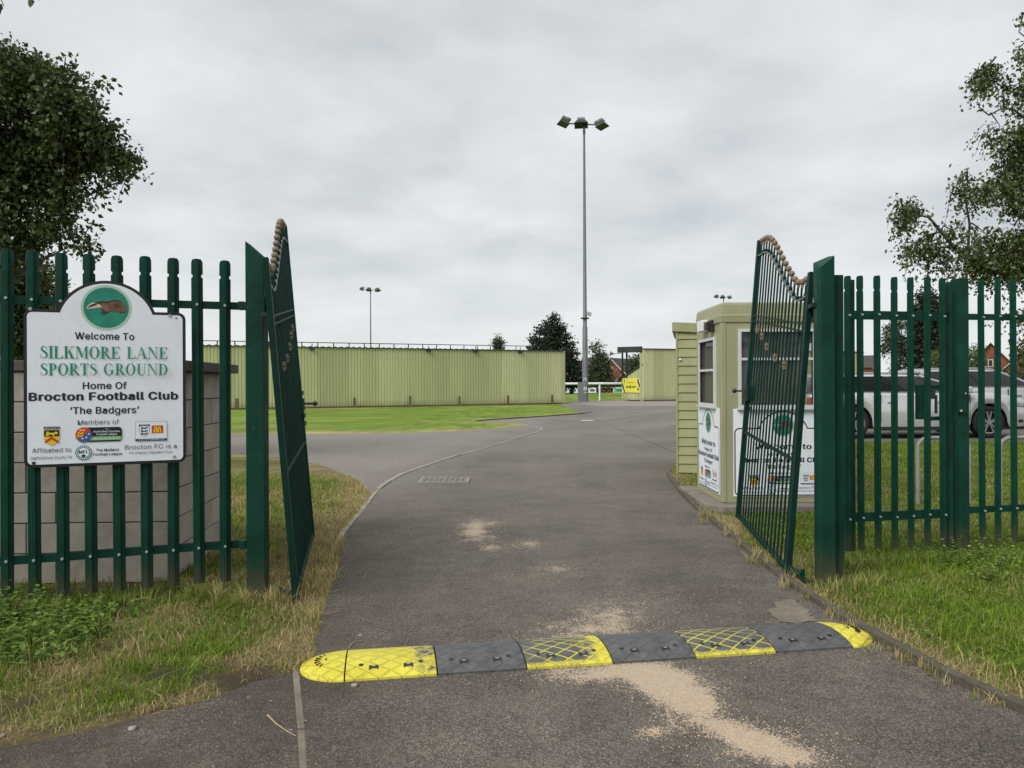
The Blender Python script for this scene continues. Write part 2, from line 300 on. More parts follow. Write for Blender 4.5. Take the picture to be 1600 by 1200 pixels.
# ---------------------------------------------------------------- mesh helpers
def wl(o):
    v = Vector((0, 0, 0))
    while o is not None: v += o.location; o = o.parent
    return v
def tag(o, label=None, cat=None, group=None, kind=None):
    if label: o['label'] = label
    if cat: o['category'] = cat
    if group: o['group'] = group
    if kind: o['kind'] = kind
    return o
def root(name, loc, label, cat, group=None):
    o = bpy.data.objects.new(name, None); o.empty_display_size = .2; COL.objects.link(o); o.location = loc
    return tag(o, label, cat, group)
class MB:
    def __init__(s): s.v = []; s.f = []; s.sm = []
    def add(s, vs_, fs, smooth=False):
        b = len(s.v); s.v += [tuple(v) for v in vs_]
        for f in fs: s.f.append(tuple(b+i for i in f)); s.sm.append(smooth)
        return s
    def obox(s, c, ax, ay, az):
        c = Vector(c); ax, ay, az = Vector(ax)/2, Vector(ay)/2, Vector(az)/2
        vv = [c+i*ax+j*ay+k*az for k in (-1, 1) for j in (-1, 1) for i in (-1, 1)]
        return s.add(vv, [(0, 2, 3, 1), (4, 5, 7, 6), (0, 1, 5, 4), (2, 6, 7, 3), (0, 4, 6, 2), (1, 3, 7, 5)])
    def box(s, x0, x1, y0, y1, z0, z1):
        return s.obox(((x0+x1)/2, (y0+y1)/2, (z0+z1)/2), (x1-x0, 0, 0), (0, y1-y0, 0), (0, 0, z1-z0))
    def beam(s, p, q, w, h, up=(0, 0, 1)):
        p, q = Vector(p), Vector(q); d = (q-p); L = d.length; d.normalize(); a = d.cross(Vector(up))
        if a.length < 1e-4: a = Vector((1, 0, 0))
        a.normalize(); b = a.cross(d).normalized()
        return s.obox((p+q)/2, a*w, d*L, b*h)
    def tube(s, pts, r, n=8, caps=True, smooth=True):
        pts = [Vector(p) for p in pts]; rr = r if isinstance(r, (list, tuple)) else [r]*len(pts); rings = []
        ref = Vector((0, 0, 1)) if abs((pts[-1]-pts[0]).normalized().z) < .9 else Vector((1, 0, 0))
        for i, p in enumerate(pts):
            d = (pts[min(i+1, len(pts)-1)]-pts[max(i-1, 0)]).normalized(); a = d.cross(ref).normalized(); b = d.cross(a)
            rings.append([p+rr[i]*(math.cos(2*math.pi*k/n)*a+math.sin(2*math.pi*k/n)*b) for k in range(n)])
        vv = [q for ring in rings for q in ring]; fs = []
        for i in range(len(pts)-1):
            for k in range(n): fs.append((i*n+k, i*n+(k+1) % n, (i+1)*n+(k+1) % n, (i+1)*n+k))
        s.add(vv, fs, smooth)
        if caps: s.add(rings[0], [tuple(range(n))]); s.add(rings[-1], [tuple(reversed(range(n)))])
        return s
    def prism(s, poly, z0, z1):
        n = len(poly); f1 = (lambda a: (a, )*n if isinstance(a, (int, float)) else a); z0 = f1(z0); z1 = f1(z1)
        vv = [(p[0], p[1], z) for p, z in zip(poly, z0)]+[(p[0], p[1], z) for p, z in zip(poly, z1)]
        return s.add(vv, [tuple(reversed(range(n))), tuple(range(n, 2*n))]+[(i, (i+1) % n, n+(i+1) % n, n+i) for i in range(n)])
    def ball(s, c, r, nu=10, nv=7, sq=1.0):
        vv = []; fs = []
        for j in range(nv+1):
            th = math.pi*j/nv
            for i in range(nu):
                a = 2*math.pi*i/nu; vv.append((c[0]+r*math.sin(th)*math.cos(a), c[1]+r*math.sin(th)*math.sin(a), c[2]+r*sq*math.cos(th)))
        for j in range(nv):
            for i in range(nu): fs.append((j*nu+i, (j+1)*nu+i, (j+1)*nu+(i+1) % nu, j*nu+(i+1) % nu))
        return s.add(vv, fs, True)
    def disc(s, c, ax, ay, d, r, n=24, r0=0):     # flat disc with thickness d*normal
        c = Vector(c); ax, ay, d = Vector(ax), Vector(ay), Vector(d)
        ring = [c+r*(math.cos(2*math.pi*k/n)*ax+math.sin(2*math.pi*k/n)*ay) for k in range(n)]
        return s.add(ring+[p+d for p in ring], [tuple(range(n, 2*n)), tuple(reversed(range(n)))]+[(k, (k+1) % n, n+(k+1) % n, n+k) for k in range(n)])
    def mesh(s, name, mat, off=(0, 0, 0)):
        me = bpy.data.meshes.new(name); o = Vector(off)
        me.from_pydata([tuple(Vector(v)-o) for v in s.v], [], s.f); me.update()
        if any(s.sm): me.polygons.foreach_set('use_smooth', s.sm)
        me.materials.append(M[mat] if isinstance(mat, str) else mat); return me
    def build(s, name, mat, parent=None, loc=None, bevel=0, recenter=False):
        base = wl(parent) if parent else Vector((0, 0, 0))
        if loc is None: loc = base
        loc = Vector(loc)
        o = bpy.data.objects.new(name, s.mesh(name, mat, loc)); COL.objects.link(o)
        o.location = loc-base; o.parent = parent
        if bevel:
            b = o.modifiers.new('bevel', 'BEVEL'); b.width = bevel; b.segments = 2; b.limit_method = 'ANGLE'
        return o
def copy_tree(o, parent=None):
    c = o.copy(); COL.objects.link(c)
    if parent is not None: c.parent = parent
    for ch in o.children: copy_tree(ch, c)
    return c
def inst(src, name, parent, loc, rotz=0, scale=None):
    o = src.copy(); o.name = name; COL.objects.link(o); o.parent = parent
    o.location = Vector(loc)-(wl(parent) if parent else Vector((0, 0, 0))); o.rotation_euler = (0, 0, rotz)
    if scale: o.scale = scale
    return o

# ---------------------------------------------------------------- text and flat print
class Frame:      # print frame: origin at lower left, ex right, ez up, en towards the viewer
    def __init__(s, o, ex, en, su=1, sv=1): s.o = Vector(o); s.ex = Vector(ex).normalized(); s.ez = Vector((0, 0, 1)); s.en = Vector(en).normalized(); s.su = su; s.sv = sv
    def p(s, u, v, d=0): return s.o+s.ex*u*s.su+s.ez*v*s.sv+s.en*d
def flat(fr, name, polys, d, mat, parent):
    mb = MB()
    for i, poly in enumerate(polys):
        mb.add([fr.p(u, v, d+i*.00006) for u, v in poly], [tuple(range(len(poly)))])
    return mb.build(name, mat, parent)
GLYPHS = """A480|16,0 201,509 276,509 463,0 395,0 287,302 232,478 245,478 191,302 85,0|110,142 110,199 370,199 370,142
B456|60,0 60,509 241,509 289,504 329,491 359,469 381,442 394,410 398,374 395,344 387,320 315,262 339,257 363,245 385,227 402,203 414,173 418,136 413,100 400,67 377,39 344,18 301,4 247,0|125,57 245,57 296,63 330,80 349,105 355,137 352,161 342,184 327,203 306,218 279,228 248,231 125,231|125,285 238,285 265,288 288,296 308,309 323,326 333,348 336,372 330,403 313,429 283,446 240,452 125,452
C510|267,-7 205,1 150,25 104,63 70,115 48,179 40,254 48,329 70,393 104,445 150,484 205,508 267,516 305,513 340,504 373,490 402,471 427,447 448,418 463,385 473,348 408,348 401,373 267,456 223,450 184,432 150,403 125,364 109,314 103,254 109,194 125,145 151,105 184,76 223,59 267,53 401,136 408,160 473,160 463,124 448,91 428,62 402,38 373,19 341,5 305,-4
D502|219,0 96,0 96,57 215,57 272,63 318,81 354,110 379,149 394,198 399,255 394,312 379,361 354,399 320,428 275,446 221,452 93,452 93,509 225,509 294,501 353,478 399,441 433,391 455,329 462,255 455,181 433,119 398,68 351,31 291,8|125,509 125,0 60,0 60,509
E419|60,0 60,509 372,509 372,452 125,452 125,286 355,286 355,229 125,229 125,57 375,57 375,0
F410|60,0 60,509 369,509 369,452 125,452 125,278 346,278 346,221 125,221 125,0
H517|60,0 60,509 125,509 125,289 392,289 392,509 457,509 457,0 392,0 392,232 125,232 125,0
I300|31,0 31,57 118,57 118,452 31,452 31,509 269,509 269,452 183,452 183,57 269,57 269,0
L393|60,0 60,509 125,509 125,57 361,57 361,0
M628|60,0 60,509 152,509 322,49 307,49 352,187 476,509 568,509 568,0 504,0 507,457 513,457 456,291 342,0 286,0 112,457 119,457 122,0
N523|60,0 60,509 136,509 414,55 405,54 399,509 463,509 463,0 387,0 202,290 108,452 119,454 125,0
O533|267,-7 205,1 150,25 105,63 70,115 48,179 40,254 48,329 70,393 105,445 150,484 205,508 267,516 329,508 384,484 429,445 464,393 486,329 493,254 486,179 464,115 429,63 384,25 329,1|267,53 310,59 349,76 383,105 408,144 425,194 430,254 425,314 408,365 383,404 349,433 310,450 267,456 223,450 184,433 151,404 125,364 109,314 103,254 109,194 125,144 151,105 184,76 223,59
R449|60,0 60,509 236,509 290,504 333,489 367,465 390,433 405,395 409,352 405,309 390,271 367,240 333,217 289,203 236,198 96,198 96,255 234,255 269,258 298,267 319,281 334,300 342,324 345,352 342,380 334,405 319,425 298,440 269,449 233,452 125,452 125,0|353,0 230,229 303,229 428,0
S447|224,-9 172,-4 128,9 91,31 64,60 46,96 38,137 104,137 110,110 123,88 142,71 166,59 194,52 224,49 257,52 286,60 311,74 329,92 341,114 346,139 342,161 332,179 184,239 128,260 86,289 60,326 52,372 58,413 75,448 102,476 138,498 180,511 227,516 275,511 316,498 351,476 377,449 394,415 401,378 337,378 326,412 302,437 267,453 225,459 194,456 167,448 145,435 129,418 118,398 115,376 119,352 131,334 148,319 359,238 379,220 395,198 405,171 408,139 403,99 386,64 360,34 323,11 278,-4
T449|32,452 32,509 417,509 417,452 257,452 257,0 193,0 193,452
U517|259,-8 203,-2 154,15 114,43 85,80 66,124 60,173 60,509 124,509 124,178 128,144 141,113 160,87 187,68 220,56 259,52 298,56 331,68 357,87 377,113 389,144 393,178 393,509 457,509 457,173 451,124 433,80 403,43 363,15 315,-2
V480|204,0 16,509 84,509 248,31 235,31 290,206 395,509 463,509 278,0
W686|155,0 16,509 82,509 163,196 197,40 189,40 224,196 306,509 380,509 462,196 497,40 488,40 523,196 603,509 670,509 530,0 455,0 336,475 350,475 318,323 230,0
^327|154,464 172,464 172,439 154,439|27,278 129,493 197,493 300,278 240,278 161,449 166,449 88,278
a389|160,-9 126,-5 94,5 68,22 48,45 35,73 30,108 34,138 43,161 58,179 220,329 171,329 100,274 41,291 57,322 79,346 104,364 133,375 163,382 263,372 286,360 306,343 322,320 333,290 337,251 337,0 277,0 277,52 215,1 190,-6|170,45 202,49 228,59 248,74 263,93 276,138 276,190 103,139
b424|229,-8 198,-5 172,4 112,59 112,0 53,0 53,509 114,509 114,319 171,373 197,381 229,384 274,378 313,361 345,332 370,293 385,245 390,189 385,133 370,84 346,45 313,16 274,-2|220,47 253,51 279,66 301,88 316,117 325,151 328,189 325,227 316,261 301,290 280,311 253,325 220,330 188,325 161,312 140,291 125,263 116,229 113,189 116,150 125,115 140,86 162,65 188,51
c396|207,-8 159,-2 117,16 82,46 56,85 40,133 34,187 40,243 56,291 82,330 117,360 159,378 207,384 234,383 324,341 353,301 362,277 303,262 207,330 173,325 145,310 124,287 108,258 99,224 96,187 99,151 108,117 124,89 145,66 173,51 207,46 304,117 363,102 261,-1
d424|195,-8 151,-2 111,16 79,45 55,84 39,133 34,189 39,245 55,293 79,332 112,361 151,378 196,384 228,381 253,373 311,319 311,509 372,509 372,0 313,0 313,59 252,4 227,-5|205,47 236,51 263,65 284,86 299,115 309,150 312,189 309,229 300,263 284,291 263,312 237,325 205,330 172,325 145,311 124,290 108,261 99,227 96,189 99,151 109,117 124,88 145,66 172,51
e404|212,-8 161,-2 117,16 82,46 56,85 40,132 34,187 39,242 55,290 81,329 115,359 157,378 205,384 236,382 266,374 294,361 319,341 341,315 357,282 368,242 371,169 75,169 75,221 338,221 310,202 307,237 298,269 283,294 263,314 237,326 205,330 173,326 146,313 125,294 109,270 99,241 96,178 100,139 110,106 128,80 151,61 179,50 212,46 306,105 365,91 353,63 335,39 311,19 283,4 249,-5
f254|228,379 228,327 6,327 6,379|81,0 81,432 84,461 96,486 113,505 135,519 161,527 243,521 227,468 171,470 154,460 145,443 142,419 142,0
g425|207,-151 168,-148 134,-140 105,-127 82,-110 64,-91 51,-69 101,-41 178,-95 207,-97 249,-92 282,-75 304,-47 311,-6 311,68 252,16 227,8 195,5 152,10 113,27 80,53 55,90 39,136 34,191 39,246 55,293 80,332 112,361 152,378 196,384 228,382 253,373 313,319 313,379 372,379 372,-9 367,-54 350,-90 324,-117 291,-136 251,-147|205,59 237,63 264,75 285,95 300,121 309,154 312,193 309,231 300,264 285,291 264,312 237,325 205,330 172,325 145,312 124,290 109,262 99,229 96,193 99,155 109,123 124,96 145,76 172,63
h410|114,227 114,0 53,0 53,509 114,509 114,287 102,287 124,332 152,362 187,379 227,384 264,380 295,369 321,349 341,321 353,285 357,240 357,0 296,0 296,235 290,275 273,304 246,323 210,329 184,326 161,317 141,303 126,283 117,257
i167|53,0 53,379 114,379 114,0|44,499
l189|101,3 74,20 58,47 53,84 53,509 114,509 114,99 170,54 181,3
m610|53,0 53,379 112,379 112,295 118,323 132,346 172,376 195,384 219,386 257,380 287,361 309,331 321,295 312,295 322,321 337,343 357,361 381,375 407,383 437,386 468,383 497,372 522,354 541,328 553,296 557,255 557,0 496,0 496,254 490,289 473,313 447,326 419,330 395,328 374,320 345,290 335,247 335,0 274,0 274,260 269,288 253,311 229,326 199,330 178,328 140,307 126,289 117,266 114,238 114,0
n410|114,227 114,0 53,0 53,379 112,379 112,287 102,287 124,332 152,362 187,379 227,384 264,380 295,369 321,349 341,321 353,285 357,240 357,0 296,0 296,235 290,275 273,304 246,323 210,329 184,326 161,317 141,303 126,283 117,257
o415|207,-8 159,-2 117,16 82,46 56,85 40,133 34,187 40,243 56,291 82,330 117,360 159,378 207,384 256,378 299,360 333,330 359,291 376,243 381,187 376,133 359,85 333,46 299,16 256,-2|207,46 242,51 270,66 292,89 307,117 316,151 319,187 316,224 307,258 292,287 270,310 242,325 207,330 173,325 145,310 124,287 108,258 99,224 96,187 99,151 108,117 124,89 145,66 173,51
r259|53,0 53,379 112,379 112,321 130,347 152,367 181,380 243,384 243,322 182,323 159,315 140,301 126,284 117,262 114,237 114,0
s365|182,-8 145,-5 112,3 84,18 62,38 45,63 36,94 94,107 105,79 124,60 150,49 181,45 217,50 244,62 262,81 268,103 265,121 254,136 237,147 212,155 149,170 104,186 72,208 53,237 47,274 51,305 65,332 87,354 115,370 149,381 187,384 223,381 254,372 279,358 299,339 314,316 324,290 268,277 258,298 243,316 219,328 187,333 156,329 131,317 114,299 109,277 112,258 124,243 144,232 172,223 229,209 275,194 306,171 325,142 331,107 326,75 312,47 290,24 260,6 223,-5
t227|204,379 204,327 6,327 6,379|65,471 126,471 126,98 128,76 136,61 202,54 213,2 125,2 92,21 72,52 65,93
u410|182,-5 146,-1 115,11 89,31 69,59 57,95 53,139 53,379 114,379 114,144 119,105 137,75 164,56 200,50 226,53 249,62 268,77 283,97 293,122 296,153 296,379 357,379 357,0 298,0 298,92 307,92 286,47 257,17 222,0
y389|47,-139 61,-86 163,-1 17,379 84,379 206,21 184,21 305,379 371,379 204,-58 177,-107 159,-124 139,-136 117,-143
‘177|52,318 104,509 151,509 121,318
’177|52,318 82,509 151,509 98,318"""
def load_glyphs():
    out = []
    for block in GLYPHS.split('\n=====\n'):
        d = {}
        for ln in block.split('\n'):
            ch = ln[0]; head, *loops = ln[1:].split('|'); L_ = [[tuple(int(v) for v in p.split(',')) for p in lp.split()] for lp in loops]; d[ch] = (int(head), [l for l in L_ if len(l) > 2])
        out.append(d)
    return out
GL = load_glyphs(); GTRI = {}
def text(fr, s, cu, base, width, cap, mat, parent, d=.004, bold=0, name='lettering'):
    """sans-serif letters drawn as flat shapes, fitted to a width and a capital height"""
    from mathutils.geometry import tessellate_polygon
    bi = 0; x = 0; vs_, fs = [], []
    for ch in s:
        if ch == ' ': x += 195; continue
        adv, loops = GL[bi][ch]
        if (bi, ch) not in GTRI: GTRI[(bi, ch)] = tessellate_polygon([[Vector((a, b, 0)) for a, b in lp] for lp in loops])
        b0 = len(vs_); vs_ += [(x+a, b) for lp in loops for a, b in lp]; fs += [tuple(b0+i for i in t) for t in GTRI[(bi, ch)]]; x += adv+bold*900
    x0 = min(v[0] for v in vs_); x1 = max(v[0] for v in vs_); k = width/(x1-x0); mb = MB()
    e = bold*900; shifts = [(0, 0)] if not bold else [(-e, 0), (e, 0), (-e*.5, e*.45), (e*.5, -e*.45), (-e*.5, -e*.45), (e*.5, e*.45), (0, 0)]
    for n_, (ox, oy) in enumerate(shifts): mb.add([fr.p(cu+(v[0]-x0+ox)*k-width/2, base+(v[1]+oy)/509*cap, d+n_*.00004) for v in vs_], fs)
    o = mb.build(name, mat, parent); o['kind'] = 'stuff' if cap < .03 else 'thing'; return o
def arc(cx, cy, rx, ry, t, th, a0, a1, n=20):
    """strip between an outer ellipse and an inner one (t thinner sideways, th thinner upright)"""
    out = []
    for i in range(n):
        a, b = R(a0+(a1-a0)*i/n), R(a0+(a1-a0)*(i+1)/n)
        out.append([(cx+rx*math.cos(a), cy+ry*math.sin(a)), (cx+rx*math.cos(b), cy+ry*math.sin(b)), (cx+(rx-t)*math.cos(b), cy+(ry-th)*math.sin(b)), (cx+(rx-t)*math.cos(a), cy+(ry-th)*math.sin(a))])
    return out
def serif_glyph(ch):
    t, h = .175, .05
    rc = lambda a, b, c, d: [(a, b), (c, b), (c, d), (a, d)]
    def stem(x, w=t, s=.09, top=True, bot=True):
        o = [rc(x, 0, x+w, 1)]
        if bot: o.append(rc(x-s, 0, x+w+s, h))
        if top: o.append(rc(x-s, 1-h, x+w+s, 1))
        return o
    if ch == 'I': return stem(.09), .335
    if ch == 'L': return stem(.09)+[rc(.2, 0, .68, h), [(.55, h), (.68, h), (.70, .27), (.68, .27)]], .72
    if ch == 'E': return stem(.09)+[rc(.2, 0, .68, h), [(.55, h), (.68, h), (.71, .25), (.69, .25)], rc(.2, 1-h, .66, 1), [(.54, 1-h), (.66, 1-h), (.66, .77), (.64, .77)], rc(.2, .49, .5, .49+h), [(.47, .36), (.5, .36), (.5, .66), (.47, .66)]], .74
    if ch == 'T': return stem(.27, top=False)+[rc(.02, 1-h, .68, 1), [(.02, 1-h), (.13, 1-h), (.035, .76), (.02, .76)], [(.57, 1-h), (.68, 1-h), (.68, .76), (.665, .76)]], .70
    if ch == 'K': return stem(.09)+[[(.24, .42), (.24, .36), (.68, .97), (.62, .97)], [(.36, .62), (.55, .03), (.76, .03), (.46, .72)], rc(.55, 1-h, .80, 1), rc(.48, 0, .84, h)], .84
    if ch == 'M': return [rc(.10, 0, .15, 1), rc(0, 0, .25, h), rc(0, 1-h, .22, 1), [(.10, 1), (.28, 1), (.56, .22), (.48, .04)], [(.48, .04), (.55, .16), (.86, 1), (.80, 1)], rc(.78, 0, .93, 1), rc(.70, 0, 1.01, h), rc(.80, 1-h, 1.01, 1)], 1.03
    if ch == 'N': return [rc(.11, 0, .155, 1), rc(0, 0, .27, h), rc(0, 1-h, .2, 1), [(.09, 1), (.27, 1), (.78, 0), (.74, 0), (.70, .02)], rc(.735, 0, .78, 1), rc(.62, 1-h, .89, 1)], .90
    if ch == 'A': return [[(.06, .02), (.11, .02), (.44, .98), (.40, 1)], [(.36, 1), (.45, 1), (.80, .02), (.62, .02)], rc(.2, .32, .62, .32+h), rc(-.02, 0, .2, h), rc(.5, 0, .86, h)], .86
    if ch == 'O': return arc(.41, .5, .39, .52, .17, .045, 0, 360, 30), .84
    if ch == 'D': return stem(.09, s=.09)+arc(.30, .5, .47, .5, .17, .042, -90, 90, 18)+[rc(.2, 0, .31, h), rc(.2, 1-h, .31, 1)], .80
    if ch == 'P': return stem(.09)+arc(.32, .73, .29, .27, .16, .042, -90, 90, 14)+[rc(.2, 1-h, .33, 1), rc(.2, .46, .33, .46+h)], .66
    if ch == 'R': return stem(.09)+arc(.32, .74, .29, .26, .16, .042, -90, 90, 14)+[rc(.2, 1-h, .33, 1), rc(.2, .48, .33, .48+h), [(.30, .5), (.45, .5), (.78, .02), (.60, .02)], rc(.6, 0, .82, h)], .80
    if ch == 'G': return arc(.42, .5, .40, .52, .17, .045, 48, 318, 26)+[rc(.60, .1, .75, .44), rc(.5, .42, .85, .42+h), [(.68, .68), (.71, .68), (.71, .97), (.69, .97)]], .88
    if ch == 'U': return [rc(.11, .3, .265, 1), rc(.02, 1-h, .36, 1), rc(.66, .3, .705, 1), rc(.56, 1-h, .80, 1)]+arc(.4075, .32, .2975, .34, .15, .06, 180, 300, 14)+arc(.4075, .32, .2975, .34, .045, .06, 300, 360, 8), .82
    if ch == 'S':
        pts = [(.52, .80), (.47, .92), (.34, .975), (.20, .95), (.12, .84), (.13, .72), (.22, .62), (.34, .54), (.45, .45), (.52, .33), (.50, .17), (.40, .06), (.27, .025), (.14, .07), (.06, .22)]
        ww = [.02, .03, .045, .07, .11, .14, .16, .175, .17, .14, .11, .07, .045, .03, .02]; out = []
        L_, R_ = [], []
        for i, p in enumerate(pts):
            a = pts[max(0, i-1)]; b = pts[min(len(pts)-1, i+1)]; dx, dy = b[0]-a[0], b[1]-a[1]; l = math.hypot(dx, dy); nx, ny = -dy/l, dx/l; w = ww[i]/2
            L_.append((p[0]+nx*w, p[1]+ny*w)); R_.append((p[0]-nx*w, p[1]-ny*w))
        for i in range(len(pts)-1): out.append([R_[i], R_[i+1], L_[i+1], L_[i]])
        return out+[[(.50, .70), (.53, .70), (.53, .98), (.51, .98)], [(.04, .02), (.06, .02), (.07, .3), (.04, .3)]], .60
    return [], .42
def serif(fr, s, cu, base, width, cap, mat, parent, d=.004):
    x = 0; polys = []
    for ch in s:
        g, adv = serif_glyph(ch); polys += [[(x+px, py) for px, py in q] for q in g]; x += adv+.055
    k = width/(x-.055)
    return flat(fr, 'lettering', [[(cu-width/2+px*k, base+py*cap) for px, py in q] for q in polys], d, mat, parent)
def disc_poly(cx, cy, rx, ry, n=32): return [(cx+rx*math.cos(2*math.pi*k/n), cy+ry*math.sin(2*math.pi*k/n)) for k in range(n)]
def rect(a, b, c, d): return [(a, b), (c, b), (c, d), (a, d)]
def rrect(a, b, c, d, r, n=5):
    out = []
    for cx, cy, s in ((c-r, b+r, -90), (c-r, d-r, 0), (a+r, d-r, 90), (a+r, b+r, 180)):
        out += [(cx+r*math.cos(R(s+90*i/n)), cy+r*math.sin(R(s+90*i/n))) for i in range(n+1)]
    return out
def badger(fr, cx, cy, r, parent, d):
    """green roundel with a badger walking left"""
    flat(fr, 'emblem_ring', [disc_poly(cx, cy, r*1.12, r*1.12)], d, 'halo', parent)
    e = flat(fr, 'emblem', [disc_poly(cx, cy, r, r)], d+.0006, 'emblem', parent)
    k = r/370.0; P = lambda pts: [(cx+(x-745)*k, cy-(y-500)*k) for x, y in pts]
    flat(fr, 'badger_leg', [P([(650, 520), (740, 520), (800, 575), (760, 610), (700, 630), (650, 628), (700, 605), (625, 600), (690, 585)])], d+.0012, 'furdark', e); flat(fr, 'badger_leg', [P([(955, 560), (1070, 520), (1075, 560), (1030, 590), (960, 592)])], d+.0012, 'furdark', e)
    flat(fr, 'badger_body', [P([(560, 425), (620, 392), (700, 378), (760, 390), (850, 355), (930, 352), (1000, 385), (1050, 440), (1072, 510), (1060, 560), (1000, 580), (900, 575), (800, 572), (740, 575), (690, 530), (620, 510), (560, 500)])], d+.0018, 'fur', e)
    flat(fr, 'badger_back', [P([(560, 425), (620, 392), (700, 378), (760, 390), (850, 355), (930, 352), (1000, 385), (1050, 440), (1010, 405), (930, 375), (850, 378), (760, 412), (680, 405), (600, 440)])], d+.0024, 'furdark', e)
    flat(fr, 'badger_head', [P([(420, 518), (440, 480), (480, 435), (530, 405), (590, 415), (650, 460), (672, 490), (600, 505), (520, 520), (460, 536)])], d+.0024, 'furlight', e)
    flat(fr, 'badger_stripe', [P([(445, 515), (470, 475), (520, 440), (570, 428), (600, 450), (560, 468), (510, 488)]), P([(510, 405), (525, 388), (540, 402), (600, 408), (640, 440), (560, 412)])], d+.003, 'furdark', e)
def shield_poly(cx, top, w, h):
    b = top-h; return [(cx-w/2, top), (cx-w/2, top-h*.55), (cx-w*.40, top-h*.75), (cx-w*.2, top-h*.92), (cx, b), (cx+w*.2, top-h*.92), (cx+w*.40, top-h*.75), (cx+w/2, top-h*.55), (cx+w/2, top)]
def lower_logos(fr, X, parent):
    """crests and small print along the foot of the sign; X maps photo-like x 36..290 and y to metres"""
    U, V = X; D = .0045; t = lambda s, x0, x1, yb, cap, mat='inkgrey', bold=0, d=D: text(fr, s, (U(x0)+U(x1))/2, V(yb), U(x1)-U(x0), cap, mat, parent, d, bold)
    t('Members of', 121.5, 186, 664, .032); t('Affiliated to', 50, 111.5, 707, .030); t('Staffordshire County FA', 48, 112, 717.5, .020)
    t('Brocton FC is a', 195, 276, 706, .030); t('FA Charter Standard Club', 202, 269, 714, .017)
    t('The Midland', 150, 185, 707.5, .017, 'ink', .02); t('Football League', 146, 190.5, 714.3, .017, 'ink', .02)
    # county crest
    c = flat(fr, 'county_crest', [shield_poly(U(80.7), V(671), U(93)-U(68.5), V(671)-V(696))], D, 'yellow', parent)
    flat(fr, 'crest_header', [rect(U(68), V(670), U(93.5), V(666))], D+.0006, 'navy', c)
    text(fr, 'Staffordshire FA', U(80.7), V(669), U(92.5)-U(69), .008, 'white', c, D+.0012, 0)
    flat(fr, 'crest_field', [rect(U(68.8), V(681.5), U(92.7), V(671.5))], D+.0006, 'black', c)
    lion = [(0, .1), (.25, 0), (.3, .3), (.55, .25), (.6, 0), (.75, 0), (.72, .4), (.95, .3), (1, .8), (.8, .95), (.7, .7), (.3, .7), (.22, 1), (.05, .95), (.1, .6)]
    flat(fr, 'crest_lion', [[(U(71+x*19.5), V(680.5-y*7)) for x, y in lion]], D+.0012, 'yellow', c)
    flat(fr, 'crest_chevron', [[(U(69.5), V(689)), (U(80.7), V(681.5)), (U(92), V(689)), (U(91), V(692.5)), (U(80.7), V(686)), (U(70.5), V(692.5))]], D+.0012, 'red', c)
    # league badge
    c = flat(fr, 'league_badge', [rrect(U(131), V(692), U(190.5), V(668.5), .022)], D, 'black', parent)
    flat(fr, 'badge_strip', [rect(U(140), V(689.5), U(189.8), V(683.5))], D+.0006, 'lime', c)
    cx, cy, rx, ry = U(131), V(680.3), U(144)-U(131), V(668)-V(680.3)
    half = lambda a0: [(cx+rx*math.cos(R(a0+i*9)), cy+ry*math.sin(R(a0+i*9))) for i in range(21)]
    flat(fr, 'badge_red_half', [half(38)], D+.0012, 'red', c); flat(fr, 'badge_blue_half', [half(218)], D+.0014, 'blue', c)
    flat(fr, 'badge_roses', [disc_poly(U(x), V(y), .006, .005, 8) for x, y in ((129, 686), (135, 684.5), (139, 679))], D+.002, 'white', c)
    flat(fr, 'badge_lions', [[(U(ox+x*10), V(oy-y*4)) for x, y in lion] for ox, oy in ((123.5, 674.6), (121, 679.5), (120.2, 683.8))], D+.0021, 'yellow', c)
    text(fr, 'North West Counties', U(167), V(677), U(187.5)-U(147), .013, 'white', c, D+.0012, .01); text(fr, 'Football League', U(167), V(681.5), U(183)-U(151), .013, 'white', c, D+.0012, .01)
    text(fr, 'THE', U(167), V(672.5), .018, .006, 'white', c, D+.0012); text(fr, 'FIRST DIVISION SOUTH', U(166.5), V(688.7), U(188)-U(145.5), .012, 'white', c, D+.0012)
    # Midland league roundel
    cx, cy, r = U(130.5), V(709), (U(143.5)-U(117.5))/2
    c = flat(fr, 'league_roundel', [disc_poly(cx, cy, r, r)], D, 'teal', parent)
    flat(fr, 'roundel_centre', [disc_poly(cx, cy, r*.66, r*.66)], D+.0006, 'white', c)
    flat(fr, 'roundel_dashes', [[(cx+r*q*math.cos(R(a+s)), cy+r*q*math.sin(R(a+s))) for q, s in ((.76, 0), (.9, 0), (.9, 9), (.76, 9))] for a in range(0, 360, 17)], D+.0006, 'white', c)
    text(fr, 'MFL', cx, cy-.004, r*1.1, .02, 'ink', c, D+.0012, .03); flat(fr, 'roundel_ball', [disc_poly(cx, cy-r*.42, r*.26, r*.2, 12)], D+.0012, 'ink', c)
    # charter standard panel
    c = flat(fr, 'charter_panel', [rect(U(211.5), V(690.3), U(260.8), V(660.5))], D, 'inkgrey', parent)
    flat(fr, 'charter_face', [rect(U(211.9), V(690), U(260.4), V(661))], D+.0006, 'white', c)
    flat(fr, 'charter_bar', [rect(U(211.5), V(692.8), U(260.8), V(689.2))], D+.0012, 'navy', c); text(fr, 'CHARTER STANDARD CLUB', U(236), V(691.8), U(256)-U(216), .007, 'white', c, D+.0018)
    flat(fr, 'lions_shield', [shield_poly(U(225.5), V(665.5), U(234)-U(217), V(665.5)-V(686))], D+.0012, 'navy', c)
    flat(fr, 'shield_face', [shield_poly(U(225.5), V(668.5), U(233.3)-U(217.7), V(668.5)-V(685.4))], D+.0018, 'white', c)
